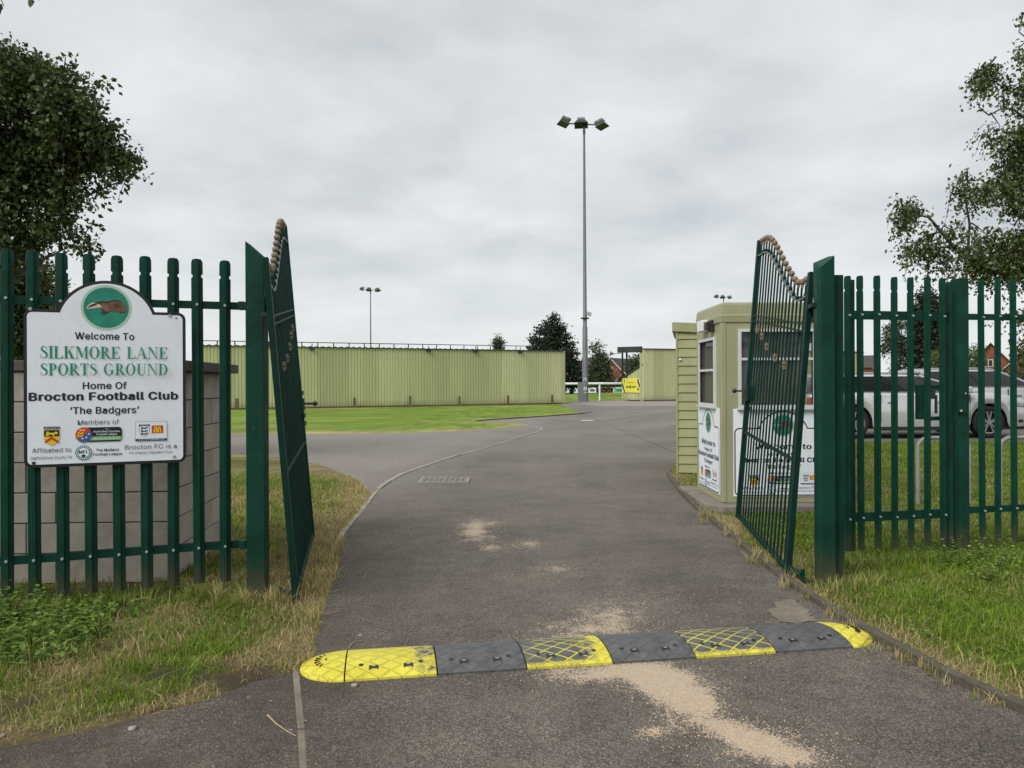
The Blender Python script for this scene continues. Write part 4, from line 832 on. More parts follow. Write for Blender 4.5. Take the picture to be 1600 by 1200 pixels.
# ---------------------------------------------------------------- kiosk
def kiosk():
    x0, x1, y0, y1, z0, z1 = 2.475, 3.78, 9.05, 10.28, .09, 2.30
    r = root('kiosk', (x0, y0, 0), 'olive green ticket kiosk with white framed windows behind the right gate', 'kiosk'); g = 'olive'; T = .05
    # concrete plinth is its own thing
    s = root('concrete_slab', (3.1, 9.5, 0), 'low weathered concrete slab under the ticket kiosk', 'slab')
    MB().prism([(2.25, 9.02), (2.42, 8.80), (3.95, 8.84), (3.95, 10.6), (2.30, 10.6)], 0, .085).build('slab_block', 'slab', s, bevel=.012)
    def wall(name, a, b, zz0, zz1, wins):     # wall from a to b (xy) with window holes (s0,s1,z0,z1)
        a, b = Vector(a), Vector(b); d = (b-a); L = d.length; d.normalize(); n = Vector((d.y, -d.x)); mb = MB()
        def pan(s0, s1, q0, q1):
            if s1-s0 < 1e-4 or q1-q0 < 1e-4: return
            c = a+d*(s0+s1)/2-n*T/2; mb.obox((c.x, c.y, (q0+q1)/2), (d.x*(s1-s0), d.y*(s1-s0), 0), (n.x*T, n.y*T, 0), (0, 0, q1-q0))
        w = wins[0] if wins else None
        if not w: pan(0, L, zz0, zz1)
        else: pan(0, w[0], zz0, zz1); pan(w[1], L, zz0, zz1); pan(w[0], w[1], zz0, w[2]); pan(w[0], w[1], w[3], zz1)
        o = mb.build(name, g, r)
        return o, a, d, n
    zt = 2.12
    kx = lambda px: at(px, 575, y0).x-x0
    wf = (kx(1153), kx(1274), 1.205, 2.135); zt = 2.26
    zt = 2.20
    def window(fr_a, d, n, w, mull_v, mull_h):
        s0, s1, q0, q1 = w; f = .035; d3 = Vector((d.x, d.y, 0)); n3 = Vector((n.x, n.y, 0)); A = Vector((fr_a.x, fr_a.y, 0))
        mb = MB(); P = lambda s, z, o=0: A+d3*s+n3*o+Vector((0, 0, z))
        for (a, b, c, e) in ((s0, s1, q0, q0+f), (s0, s1, q1-f, q1), (s0, s0+f, q0+f, q1-f), (s1-f, s1, q0+f, q1-f)):
            mb.obox(P((a+b)/2, (c+e)/2, .006), d3*(b-a), n3*.05, (0, 0, e-c))
        for s in mull_v: mb.obox(P(s, (q0+q1)/2, .003), d3*.03, n3*.045, (0, 0, q1-q0-2*f))
        for z in mull_h: mb.obox(P((s0+s1)/2, z, .004), d3*(s1-s0-2*f), n3*.045, (0, 0, .03))
        mb.obox(P((s0+s1)/2, q0-.012, .025), d3*(s1-s0+.03), n3*.06, (0, 0, .022))
        w_ = mb.build('window_frame', 'alu', r, bevel=.003)
        MB().obox(P((s0+s1)/2, (q0+q1)/2, -.02), d3*(s1-s0-2*f), n3*.005, (0, 0, q1-q0-2*f)).build('pane', 'glass', w_)
        g_ = MB()      # black gasket line
        for (a, b, c, e) in ((s0+f, s1-f, q0+f, q0+f+.006), (s0+f, s1-f, q1-f-.006, q1-f), (s0+f, s0+f+.006, q0+f+.006, q1-f-.006), (s1-f-.006, s1-f, q0+f+.006, q1-f-.006)):
            g_.obox(P((a+b)/2, (c+e)/2, .0), d3*(b-a), n3*.03, (0, 0, e-c))
        g_.build('gasket', 'dark', w_)
    o, a, d, n = wall('front_wall', (x0+T, y0), (x1, y0), z0, zt+.1, [(wf[0]-T, wf[1]-T, wf[2], wf[3])]); window(Vector((x0+T, y0)), Vector((1, 0)), Vector((0, -1)), (wf[0]-T, wf[1]-T, wf[2], wf[3]), [], [1.78])
    ws = (.20, .98, 1.215, 2.06)
    o, a, d, n = wall('side_wall', (x0, y1), (x0, y0), z0, zt+.1, [ws]); window(Vector((x0, y1)), Vector((0, -1)), Vector((-1, 0)), ws, [], [1.66])
    wall('side_wall', (x1, y0+T), (x1, y1), z0, zt+.1, [(.3, .95, 1.2, 2.0)]); wall('back_wall', (x1-T, y1), (x0+T, y1), z0, zt+.1, [])
    MB().box(x0+T, x1-T, y0+T, y1-T, z0, z0+.03).build('floor', 'grey', r); MB().box(x0+T+.02, x1-T-.02, y0+T+.02, y0+.4, .98, 1.02).build('counter', 'whitepaint', r)
    MB().box(x0+T+.005, x1-T-.005, y1-.3, y1-T-.005, .15, .9).build('cupboard', 'vent', r)
    # corner post and coved roof
    MB().box(x0-.008, x0+.05, y0-.008, y0+.05, z0, zt+.08).build('corner_trim', g, r, bevel=.008)
    top = 2.455
    ring = lambda e, z: [(x0-e, y0-e, z), (x1+e, y0-e, z), (x1+e, y1+e, z), (x0-e, y1+e, z)]
    rs = [ring(.014, 2.215), ring(.020, 2.30), ring(.010, 2.304), ring(.0, 2.425), ring(-.012, 2.45), ring(-.03, top)]; vv = [p for q in rs for p in q]; fs = [(3, 2, 1, 0)]
    for i in range(len(rs)-1): fs += [(i*4+k, i*4+(k+1) % 4, i*4+4+(k+1) % 4, i*4+4+k) for k in range(4)]
    fs.append(tuple(len(vv)-4+k for k in range(4))); MB().add(vv, fs).build('roof', g, r, bevel=.006)
    MB().disc((2.98, 9.75, top), (1, 0, 0), (0, 1, 0), (0, 0, .035), .16, 24).disc((2.98, 9.75, top+.035), (1, 0, 0), (0, 1, 0), (0, 0, .02), .13, 24).build('roof_vent', 'vent', r, bevel=.008)
    # floodlight over the side window
    l = MB().box(x0-.10, x0-.015, 9.62, 9.86, 2.15, 2.29).build('wall_lamp', 'whitepaint', r, bevel=.012); MB().box(x0-.05, x0-.012, 9.36, 9.52, 2.13, 2.27).box(x0-.10, x0-.05, 9.38, 9.50, 2.15, 2.25).build('lamp_sensor', 'dark', r, bevel=.006)
    # printed boards
    for (O, ex, en, W, lab) in (((2.604, y0-.002, .165), (1, 0, 0), (0, -1, 0), 1.105, 'white club board on the front of the kiosk, seen through the gate bars'), ((x0-.002, 10.17, .17), (0, -1, 0), (-1, 0, 0), 1.03, 'white club board on the side of the kiosk facing the drive')):
        S = root('club_board', O, lab, 'sign'); fr = Frame(O, ex, en); n3 = Vector(en); Hh = 1.03; c = W*.53 if ex[0] else W*.5
        mb = MB(); out = rect(0, 0, W, Hh); mb.add([fr.p(u, v, 0) for u, v in out]+[fr.p(u, v, .008) for u, v in out], [(3, 2, 1, 0), (4, 5, 6, 7)]+[(i, (i+1) % 4, 4+(i+1) % 4, 4+i) for i in range(4)]); mb.build('board', 'white', S)
        o1 = arch_outline(W-.02, .80, .29, .20, .06, 0, c-.01); o2 = arch_outline(W-.02, .80, .29, .20, .06, .014, c-.01)
        k = len(o1); o1 = [(u+.01, v+.006) for u, v in o1]; o2 = [(u+.01, v+.006) for u, v in o2]
        mb = MB(); mb.add([fr.p(u, v, .0088) for u, v in o1]+[fr.p(u, v, .0088) for u, v in o2], [(i, (i+1) % k, k+(i+1) % k, k+i) for i in range(k)]); mb.build('border_line', 'black', S)
        badger(fr, c, .835, .120, S, .009)
        tt = lambda s, w, b, cap, bold=.022: text(fr, s, c, b, w, cap, 'ink', S, .0095, bold)
        tt('Welcome to', .66, .555, .062, .03); tt('Home Of', .36, .475, .042); tt('Brocton Football Club', .95, .40, .055, .042); tt('‘The Badgers’', .42, .325, .048)
        kk = W/254.0; U = lambda x: (x-163)*kk*.97+c; V = lambda yy: (730.5-yy)*Hh/251.0*1.0
        f2 = Frame(fr.p(0, -.015, .0055), ex, en); lower_logos(f2, (U, V), S)
kiosk()
# ---------------------------------------------------------------- boarded shed behind the kiosk
def shed():
    Y = 12.7; x0 = at(1057.5, 640, Y).x; x1 = 4.75; r = root('shed', (x0, Y, 0), 'olive boarded shed with a sloping roof edge behind the kiosk', 'shed')
    ztop = at(1070, 516, Y).z; n = 16; zb = at(1075, 738, Y).z; bh = (ztop-zb)/n
    MB().box(x0+.02, x1-.02, Y+.03, Y+2.0, zb-.02, ztop).build('wall_core', 'shed', r)
    for k in range(n):
        z = zb+k*bh; m = MB(); m.add([(x0, Y-.014, z), (x1, Y-.014, z), (x1, Y+.004, z+bh-.004), (x0, Y+.004, z+bh-.004), (x0, Y+.028, z), (x1, Y+.028, z), (x1, Y+.028, z+bh-.004), (x0, Y+.028, z+bh-.004)], [(0, 1, 2, 3), (4, 7, 6, 5), (0, 4, 5, 1), (3, 2, 6, 7), (0, 3, 7, 4), (1, 5, 6, 2)])
        m.build('board', 'shed', r)
        m = MB(); m.add([(x0-.014, Y+.03, z), (x0-.014, Y+2.0, z), (x0+.004, Y+2.0, z+bh-.004), (x0+.004, Y+.03, z+bh-.004), (x0+.022, Y+.03, z), (x0+.022, Y+2, z), (x0+.022, Y+2, z+bh-.004), (x0+.022, Y+.03, z+bh-.004)], [(3, 2, 1, 0), (4, 5, 6, 7), (0, 1, 5, 4), (3, 7, 6, 2), (0, 4, 7, 3), (1, 2, 6, 5)])
        m.build('board', 'shed', r)
    MB().box(x0-.012, x0+.02, Y-.02, Y+.03, zb-.02, ztop).build('corner_post', 'shed', r)
    MB().add([(x0-.07, Y-.05, ztop-.02), (x1+.05, Y-.05, ztop-.16), (x1+.05, Y+2.1, ztop-.16), (x0-.07, Y+2.1, ztop-.02), (x0-.07, Y-.05, ztop+.135), (x1+.05, Y-.05, ztop+.0), (x1+.05, Y+2.1, ztop+.0), (x0-.07, Y+2.1, ztop+.135)], [(3, 2, 1, 0), (4, 5, 6, 7), (0, 1, 5, 4), (2, 3, 7, 6), (0, 4, 7, 3), (1, 2, 6, 5)]).build('roof', 'shed', r, bevel=.008)
    for x in (x0+.06, x0+.9, x1-.1): MB().box(x-.04, x+.04, Y+.04, Y+.14, 0, zb-.02).build('foot', 'dark', r)
    MB().ball((x0+.06, Y-.02, at(1060, 562, Y).z), .022, 8, 6).build('knob', 'whitepaint', r)
    r.rotation_euler.z = R(-13)
shed()

# ---------------------------------------------------------------- stands
def rib_sheet(w, h, pitch=.2, dep=.035):
    """profiled sheet: local x 0..w, faces -y, z 0..h"""
    mb = MB(); x = 0; prof = []
    while x < w-1e-6:
        prof += [(x, 0), (x+pitch*.12, -dep), (x+pitch*.78, -dep), (x+pitch*.90, 0)]; x += pitch
    prof.append((w, 0)); n = len(prof)
    mb.add([(a, b, 0) for a, b in prof]+[(a, b, h) for a, b in prof], [(i, i+1, n+i+1, n+i) for i in range(n-1)]); return mb
def cladding(r, a, b, z0, z1, sw=1.0, name='cladding_sheet'):
    d = (b-a); L = d.length; d.normalize(); n = max(1, round(L/sw)); w = L/n; ang = math.atan2(d.y, d.x); nn = Vector((d.y, -d.x))
    me = rib_sheet(w, z1-z0, w/5).mesh(name, 'clad')
    for i in range(n):
        o = bpy.data.objects.new(name, me); COL.objects.link(o); o.parent = r; q = a+d*(i*w)+nn*random.uniform(0, .006); o.location = Vector((q.x, q.y, z0))-r.location; o.rotation_euler = (0, 0, ang)
def roof_sheet(a, b, depth, z0, z1, pitch=.42, amp=.05, over=.12, drop=.06):
    d = (b-a); L = d.length; d.normalize(); nn = Vector((-d.y, d.x)); mb = MB(); n = int(L/pitch*6); vv = []
    for j, (s, z) in enumerate(((-over, z0), (depth, z1))):
        for lay in (0, -drop):
            for i in range(n+1):
                x = L*i/n; q = a+d*x+nn*s; vv.append((q.x, q.y, z+amp*math.sin(2*math.pi*x/pitch)*.5+lay))
    N = n+1; fs = []
    for i in range(n): fs += [(i, i+1, 2*N+i+1, 2*N+i), (N+i+1, N+i, 3*N+i, 3*N+i+1), (N+i, N+i+1, i+1, i)]
    mb.add(vv, fs); return mb
def stands():
    A = at(313, 639, 46.3).xy; B = at(880, 631, 57).xy; r = root('spectator_stand', (A.x, A.y, 0), 'long olive corrugated back wall of the covered stand across the lawn', 'stand')
    d = (B-A).normalized(); nn = Vector((-d.y, d.x)); z1 = 3.93
    cladding(r, A, B, .07, z1)
    m = MB(); q = [A, B, B+nn*4, A+nn*4]; m.prism([A+nn*.06+d*.03, B+nn*.06-d*.03, B+nn*4-d*.03, A+nn*4+d*.03], 0, z1-.1); m.build('stand_core', 'clad', r)
    MB().beam((A-nn*.02).to_3d()+Vector((0, 0, .04)), (B-nn*.02).to_3d()+Vector((0, 0, .04)), .05, .12).build('base_board', 'timber', r)
    MB().obox((B-nn*.02).to_3d()+Vector((0, 0, z1/2+.03)), d.to_3d()*.3, nn.to_3d()*.06, (0, 0, z1-.06)).build('corner_flashing', 'clad', r)
    roof_sheet(A, B, 4.1, z1+.02, z1-.05, .40, .06).build('roof', 'roofdark', r)
    e = A+(B-A)*.935; s = A; top = z1+.30
    m = MB(); m.beam((s+nn*.6).to_3d()+Vector((0, 0, top)), (e+nn*.6).to_3d()+Vector((0, 0, top+.05)), .05, .05); m.build('roof_rail', 'dark', r)
    k = 0; L = (e-s).length
    while k*1.02 < L:
        p = s+d*(k*1.02)+nn*.6; MB().box(p.x-.03, p.x+.03, p.y-.03, p.y+.03, z1-.02, top).build('rail_stay', 'dark', r); k += 1
    for px in (487, 669, 742, 812):
        p = ray_line(px, 540, A, d)-nn*.12; MB().obox((p.x, p.y, z1-.12), d.to_3d()*.28, nn.to_3d()*.2, (0, 0, .16)).tube([(p.x, p.y, z1-.1), (p.x, p.y, z1+.22)], .03, 6).build('wall_light', 'dark', r)
    names = ['leftmost, seen through the fence', 'second from the left', 'third from the left', 'fourth from the left', 'fifth from the left', 'nearest the floodlight mast']
    for i, px in enumerate((370.5, 554, 641, 718, 794, 863)):
        p = ray_line(px, 630, A-nn*.35, d); t = root('timber_post', (p.x, p.y, 0), 'short timber post before the long stand, '+names[i], 'post', 'short timber posts along the stand wall')
        h = random.uniform(.66, .76); w = .075; MB().prism([(p.x-w, p.y-.06), (p.x+w, p.y-.06), (p.x+w, p.y+.06), (p.x-w, p.y+.06)], 0, (h, h-.03, h-.03, h)).build('post_shaft', 'timber', t)
    # second stand, seen from its end
    C = at(1005, 627, 64).xy; D_ = Vector((20.5, 8.0)).normalized(); Bk = C+D_*24; N = Vector((-D_.y, D_.x)); Eo = C+N*3.5
    r = root('spectator_stand', (C.x, C.y, 0), 'open-fronted olive stand with a yellow banner on its end wall', 'stand'); z1 = 4.36
    cladding(r, C, Bk, .1, z1); 
    # end wall: full height at the back, sloping down to the front
    n = 14; pts = []
    for i in range(n):
        s0, s1 = 3.5*i/n, 3.5*(i+1)/n
        zt = lambda s: 3.05-1.15*(s/3.5)
        a, b = C+N*s1, C+N*s0; m = MB(); off = -D_*.03 if i % 2 else Vector((0, 0)); a3, b3 = a+off, b+off
        m.add([(a3.x, a3.y, .1), (b3.x, b3.y, .1), (b3.x, b3.y, zt(s0)), (a3.x, a3.y, zt(s1)), (a3.x+D_.x*.05, a3.y+D_.y*.05, .1), (b3.x+D_.x*.05, b3.y+D_.y*.05, .1), (b3.x+D_.x*.05, b3.y+D_.y*.05, zt(s0)), (a3.x+D_.x*.05, a3.y+D_.y*.05, zt(s1))], [(0, 1, 2, 3), (7, 6, 5, 4), (3, 2, 6, 7), (0, 3, 7, 4), (1, 5, 6, 2)]); m.build('end_sheet', 'clad', r)
    MB().beam((C-D_*.05).to_3d()+Vector((0, 0, 3.08)), (Eo-D_*.05).to_3d()+Vector((0, 0, 1.93)), .1, .12).build('end_flashing', 'dark', r)
    for s in (3.45, 2.7): p = C+N*s; MB().box(p.x-.07, p.x+.07, p.y-.07, p.y+.07, 1.8, z1).build('stanchion', 'dark', r)
    p = C+N*.1; MB().box(p.x-.2, p.x+.1, p.y-.1, p.y+.1, 0, z1-.02).build('stanchion', 'clad', r)
    MB().beam((C-D_*.15).to_3d()+Vector((0, 0, z1-.02)), (C-D_*.15+N*3.9).to_3d()+Vector((0, 0, z1+.1)), .2, .5).build('roof_fascia', 'roofdark', r)
    roof_sheet(C, Bk, 3.9, z1+.04, z1+.22, .40, .06).build('roof', 'roofdark', r)
    MB().beam((C-N*.08).to_3d()+Vector((0, 0, .05)), (Bk-N*.08).to_3d()+Vector((0, 0, .05)), .12, .14).build('base_board', 'timber', r)
    m = MB()
    for k in range(3): s = 3.2-k*.9; m.prism([C+N*(s-.8)+D_*.3, C+N*s+D_*.3, C+N*s+D_*23, C+N*(s-.8)+D_*23], 0, .3+.3*k)
    m.build('terrace_steps', 'path', r)
    m = C+N*3.75; MB().tube([(m.x, m.y, z1-.2), (m.x-.6, m.y, z1-.25)], .04, 6).tube([(m.x-.6, m.y, z1-.25), (m.x-.95, m.y, z1-.2)], [.06, .22], 10).build('loudspeaker', 'galv', r)
    # banner
    en = -D_.to_3d(); O = C+N*3.32-D_*.07; fr = Frame((O.x, O.y, at(985, 613.2, 66.5).z), -N.to_3d(), en); L = 3.0; Hh = 1.22
    b = root('banner', fr.o, 'yellow advertising banner with black and white chevrons on the end of the far stand', 'banner')
    mb = MB(); o = rect(0, 0, L, Hh); mb.add([fr.p(u, v, 0) for u, v in o]+[fr.p(u, v, .02) for u, v in o], [(3, 2, 1, 0), (4, 5, 6, 7)]+[(i, (i+1) % 4, 4+(i+1) % 4, 4+i) for i in range(4)]); mb.build('sheet', 'banner', b)
    flat(fr, 'chevrons', [[(0, .9), (.05, .9), (.42, .15), (.42, .0), (.30, .0), (0, .5)], [(.25, 1.1), (.42, 1.1), (.42, .75)], [(2.55, 1.15), (2.72, 1.15), (3, .55), (3, .25), (2.55, .9)], [(2.55, .2), (2.55, .5), (2.85, .2)], [(2.88, 1.22), (3, 1.22), (3, .9)]], .026, 'ink', b)
    flat(fr, 'white_stripes', [[(0, .45), (.27, 0), (.16, 0), (0, .2)], [(2.76, 1.2), (2.86, 1.2), (3, .86), (3, .62)]], .028, 'whitepaint', b)
    flat(fr, 'print', [rect(.62+i*.11, .42, .70+i*.11, .52+.05*(i % 2)) for i in range(6)]+[rect(1.62+i*.11, .42, 1.70+i*.11, .50+.05*(i % 3)) for i in range(6)]+[[(1.30, .34), (1.48, .34), (1.52, .5), (1.42, .68), (1.34, .55)]], .030, 'ink', b)
    flat(fr, 'pale_print', [rect(.9+i*.1, .82, .96+i*.1, .88) for i in range(12)], .030, 'finial', b)
stands()

# ---------------------------------------------------------------- floodlight masts
def lamp_head(dirv, c, par):
    """flood lamp: housing on top, hooded glass facing down and out"""
    c = Vector(c); f = Vector(dirv).normalized(); up = Vector((0, 0, 1)); s = f.cross(up).normalized(); dn = (-up*.93+f*.32).normalized(); fo = s.cross(dn).normalized()
    if fo.dot(f) < 0: fo = -fo
    mb = MB(); a = [c+s*i*.34+fo*j*.30 for j in (-1, 1) for i in (-1, 1)]; b = [c+s*i*.62+fo*j*.48+dn*.42 for j in (-1, 1) for i in (-1, 1)]
    mb.add(a+b, [(0, 2, 3, 1), (0, 1, 5, 4), (2, 6, 7, 3), (0, 4, 6, 2), (1, 3, 7, 5)]); h = mb.build('lamp_hood', 'lampglass', par)
    MB().add([p-dn*.02+(p-c).normalized()*.0-(c-p)*.0 for p in (c+s*i*.58+fo*j*.44+dn*.40 for j in (-1, 1) for i in (-1, 1))], [(0, 1, 3, 2)]).build('lens', 'black', h)
    MB().obox(c-dn*.14, s*.72, fo*.62, dn*.26).obox(c-dn*.22-fo*.36, s*.5, fo*.4, dn*.24).build('lamp_housing', 'lamphood', par, bevel=.05)
def mast(px, pyb, Y, H_, label, name='floodlight_mast'):
    q = at(px, pyb, Y); r = root(name, (q.x, q.y, 0), label, 'floodlight', 'floodlight masts round the pitch')
    MB().tube([(q.x, q.y, 0), (q.x, q.y, 6.2), (q.x, q.y, 6.3), (q.x, q.y, H_)], [.27, .21, .17, .085], 10).build('mast_tube', 'steel', r)
    zt = H_; MB().beam((q.x-1.55, q.y, zt+.1), (q.x+1.45, q.y, zt-.05), .1, .1).build('crossarm', 'steel', r)
    MB().tube([(q.x, q.y, zt-.8), (q.x, q.y, zt-.45)], .12, 10).build('collar', 'steel', r)
    for dv, dx, dz in (((-.9, -.2, 0), -1.65, .22), ((-.1, -1, 0), -.25, .10), ((.8, -.5, 0), 1.40, .0)):
        h = bpy.data.objects.new('lamp_head', None); COL.objects.link(h); h.parent = r; h.location = Vector((q.x+dx, q.y-.1, zt+dz))-r.location
        lamp_head(dv, (q.x+dx, q.y-.1, zt+dz+.12), h); h.scale = (.9, .9, .9)
    return r
m1 = mast(914.5, 627, 64, 23.1, 'tall grey floodlight mast with three lamps beside the pitch entrance')
q = m1.location; MB().box(q.x-.6, q.x-.21, q.y-.1, q.y+.35, 0, 1.62).build('switch_cabinet', 'grey', m1, bevel=.02)
MB().tube([(q.x, q.y, 6.9), (q.x, q.y, 7.0)], .36, 10).build('bracket_ring', 'dark', m1); MB().obox((q.x+.32, q.y-.1, 7.3), (.4, 0, -.1), (0, .35, 0), (.05, 0, .28)).build('small_floodlight', 'galv', m1)
fr = Frame((q.x-.02, q.y-.262, .6), (1, 0, 0), (0, -1, 0))
for s, z in (('R', 1.0), ('B', .25), ('^', -.15)): text(fr, s, 0, z+.1, .24, .28, 'whitepaint', m1, .0, .01, 'stencil_mark')
def far_mast(px, ytop, Y, label):
    c = copy_tree(m1); q = at(px, 600, Y); top = at(px, ytop, Y).z; c.location = (q.x, q.y, top-23.1); tag(c, label); return c
fm = [far_mast(579.5, 453, 152, 'distant floodlight mast with three lamps rising behind the long corrugated stand'), far_mast(1131, 464.5, 176, 'distant floodlight lamps just showing above the kiosk roof')]
for c in fm:
    for ch in list(c.children):
        if ch.name.split('.')[0] in ('switch_cabinet', 'stencil_mark', 'bracket_ring', 'small_floodlight'): bpy.data.objects.remove(ch)

# ---------------------------------------------------------------- pitch rails and boards
def rails():
    r = root('pitch_barrier', (6, 69, 0), 'white tubular rail along the near touchline beside the floodlight mast', 'barrier'); Y = 69
    xa, xb = at(878, 600, Y).x, at(1010, 600, Y).x
    MB().tube([(xa-3, Y, 1.50), (xb+3, Y, 1.50)], .11, 8).build('rail', 'whitepaint', r)
    for px in (800, 937, 1074): x = at(px, 600, Y).x; MB().tube([(x, Y, 0), (x, Y, 1.5)], .09, 8).build('post', 'whitepaint', r)
    Y = 124; r = root('pitch_barrier', (9, Y, 0), 'distant white rail on the far side of the pitch', 'barrier'); x0, x1 = at(840, 600, Y).x, at(1040, 600, Y).x
    MB().tube([(x0, Y, .86), (x1, Y, .86)], .05, 6).build('rail', 'whitepaint', r); x = x0
    while x < x1: MB().tube([(x, Y, 0), (x, Y, .86)], .08, 6).build('post', 'whitepaint', r); x += 2.5
    for a, b, mat, lab in ((884, 905, 'white', 'pale advertising board beyond the pitch, left of the mast'), (919, 931.5, 'white', 'white advertising board beyond the pitch, right of the mast'), (958, 978, 'lime', 'green and white advertising board beyond the pitch next to the far stand')):
        p0, p1 = at(a, 612, Y-.3), at(b, 612, Y-.3); bo = root('pitch_board', (p0.x, Y-.3, 0), lab, 'advertising board')
        MB().box(p0.x, p1.x, Y-.34, Y-.3, .02, .80).build('board', 'white', bo); MB().box(p0.x+(p1.x-p0.x)*.25, p1.x-(p1.x-p0.x)*.25, Y-.37, Y-.345, .25, .6).build('print', {'lime': 'inkgreen'}.get(mat, 'blue'), bo)
        if mat == 'lime': MB().box(p0.x+.1, p1.x-.1, Y-.36, Y-.343, .08, .74).build('panel', 'lime', bo)
rails()

# ---------------------------------------------------------------- cycle hoops
def hoops():
    for i, (pa, pb, lab) in enumerate(((1434, 1514, 'galvanised cycle hoop behind the side gate lock box'), (1563, 1643, 'galvanised cycle hoop at the right edge behind the fence'))):
        Y = 9.35; a, b = at(pa, 700, Y).x, at(pb, 700, Y).x; h = float(H(a, Y)); zt = at(1460, 684, Y).z; rr = .13
        r = root('cycle_hoop', (a, Y, h), lab, 'cycle stand', 'galvanised cycle hoops on the lawn')
        pts = [(a, Y, h-.05), (a, Y, zt-rr)]+[(a+rr-rr*math.cos(R(t)), Y, zt-rr+rr*math.sin(R(t))) for t in range(15, 90, 15)]+[(a+rr, Y, zt), (b-rr, Y, zt)]+[(b-rr+rr*math.sin(R(t)), Y, zt-rr+rr*math.cos(R(t))) for t in range(15, 90, 15)]+[(b, Y, zt-rr), (b, Y, h-.05)]
        mb = MB(); n = 10; rings = []
        for k, p in enumerate(pts):
            p = Vector(p); d = (Vector(pts[min(k+1, len(pts)-1)])-Vector(pts[max(k-1, 0)])).normalized(); ax = Vector((0, 1, 0)); bx = d.cross(ax).normalized()
            rings += [p+.024*(math.cos(2*math.pi*j/n)*ax+math.sin(2*math.pi*j/n)*bx) for j in range(n)]
        mb.add(rings, [(k*n+j, k*n+(j+1) % n, (k+1)*n+(j+1) % n, (k+1)*n+j) for k in range(len(pts)-1) for j in range(n)], True); mb.build('hoop', 'steel_hoop', r)
hoops()

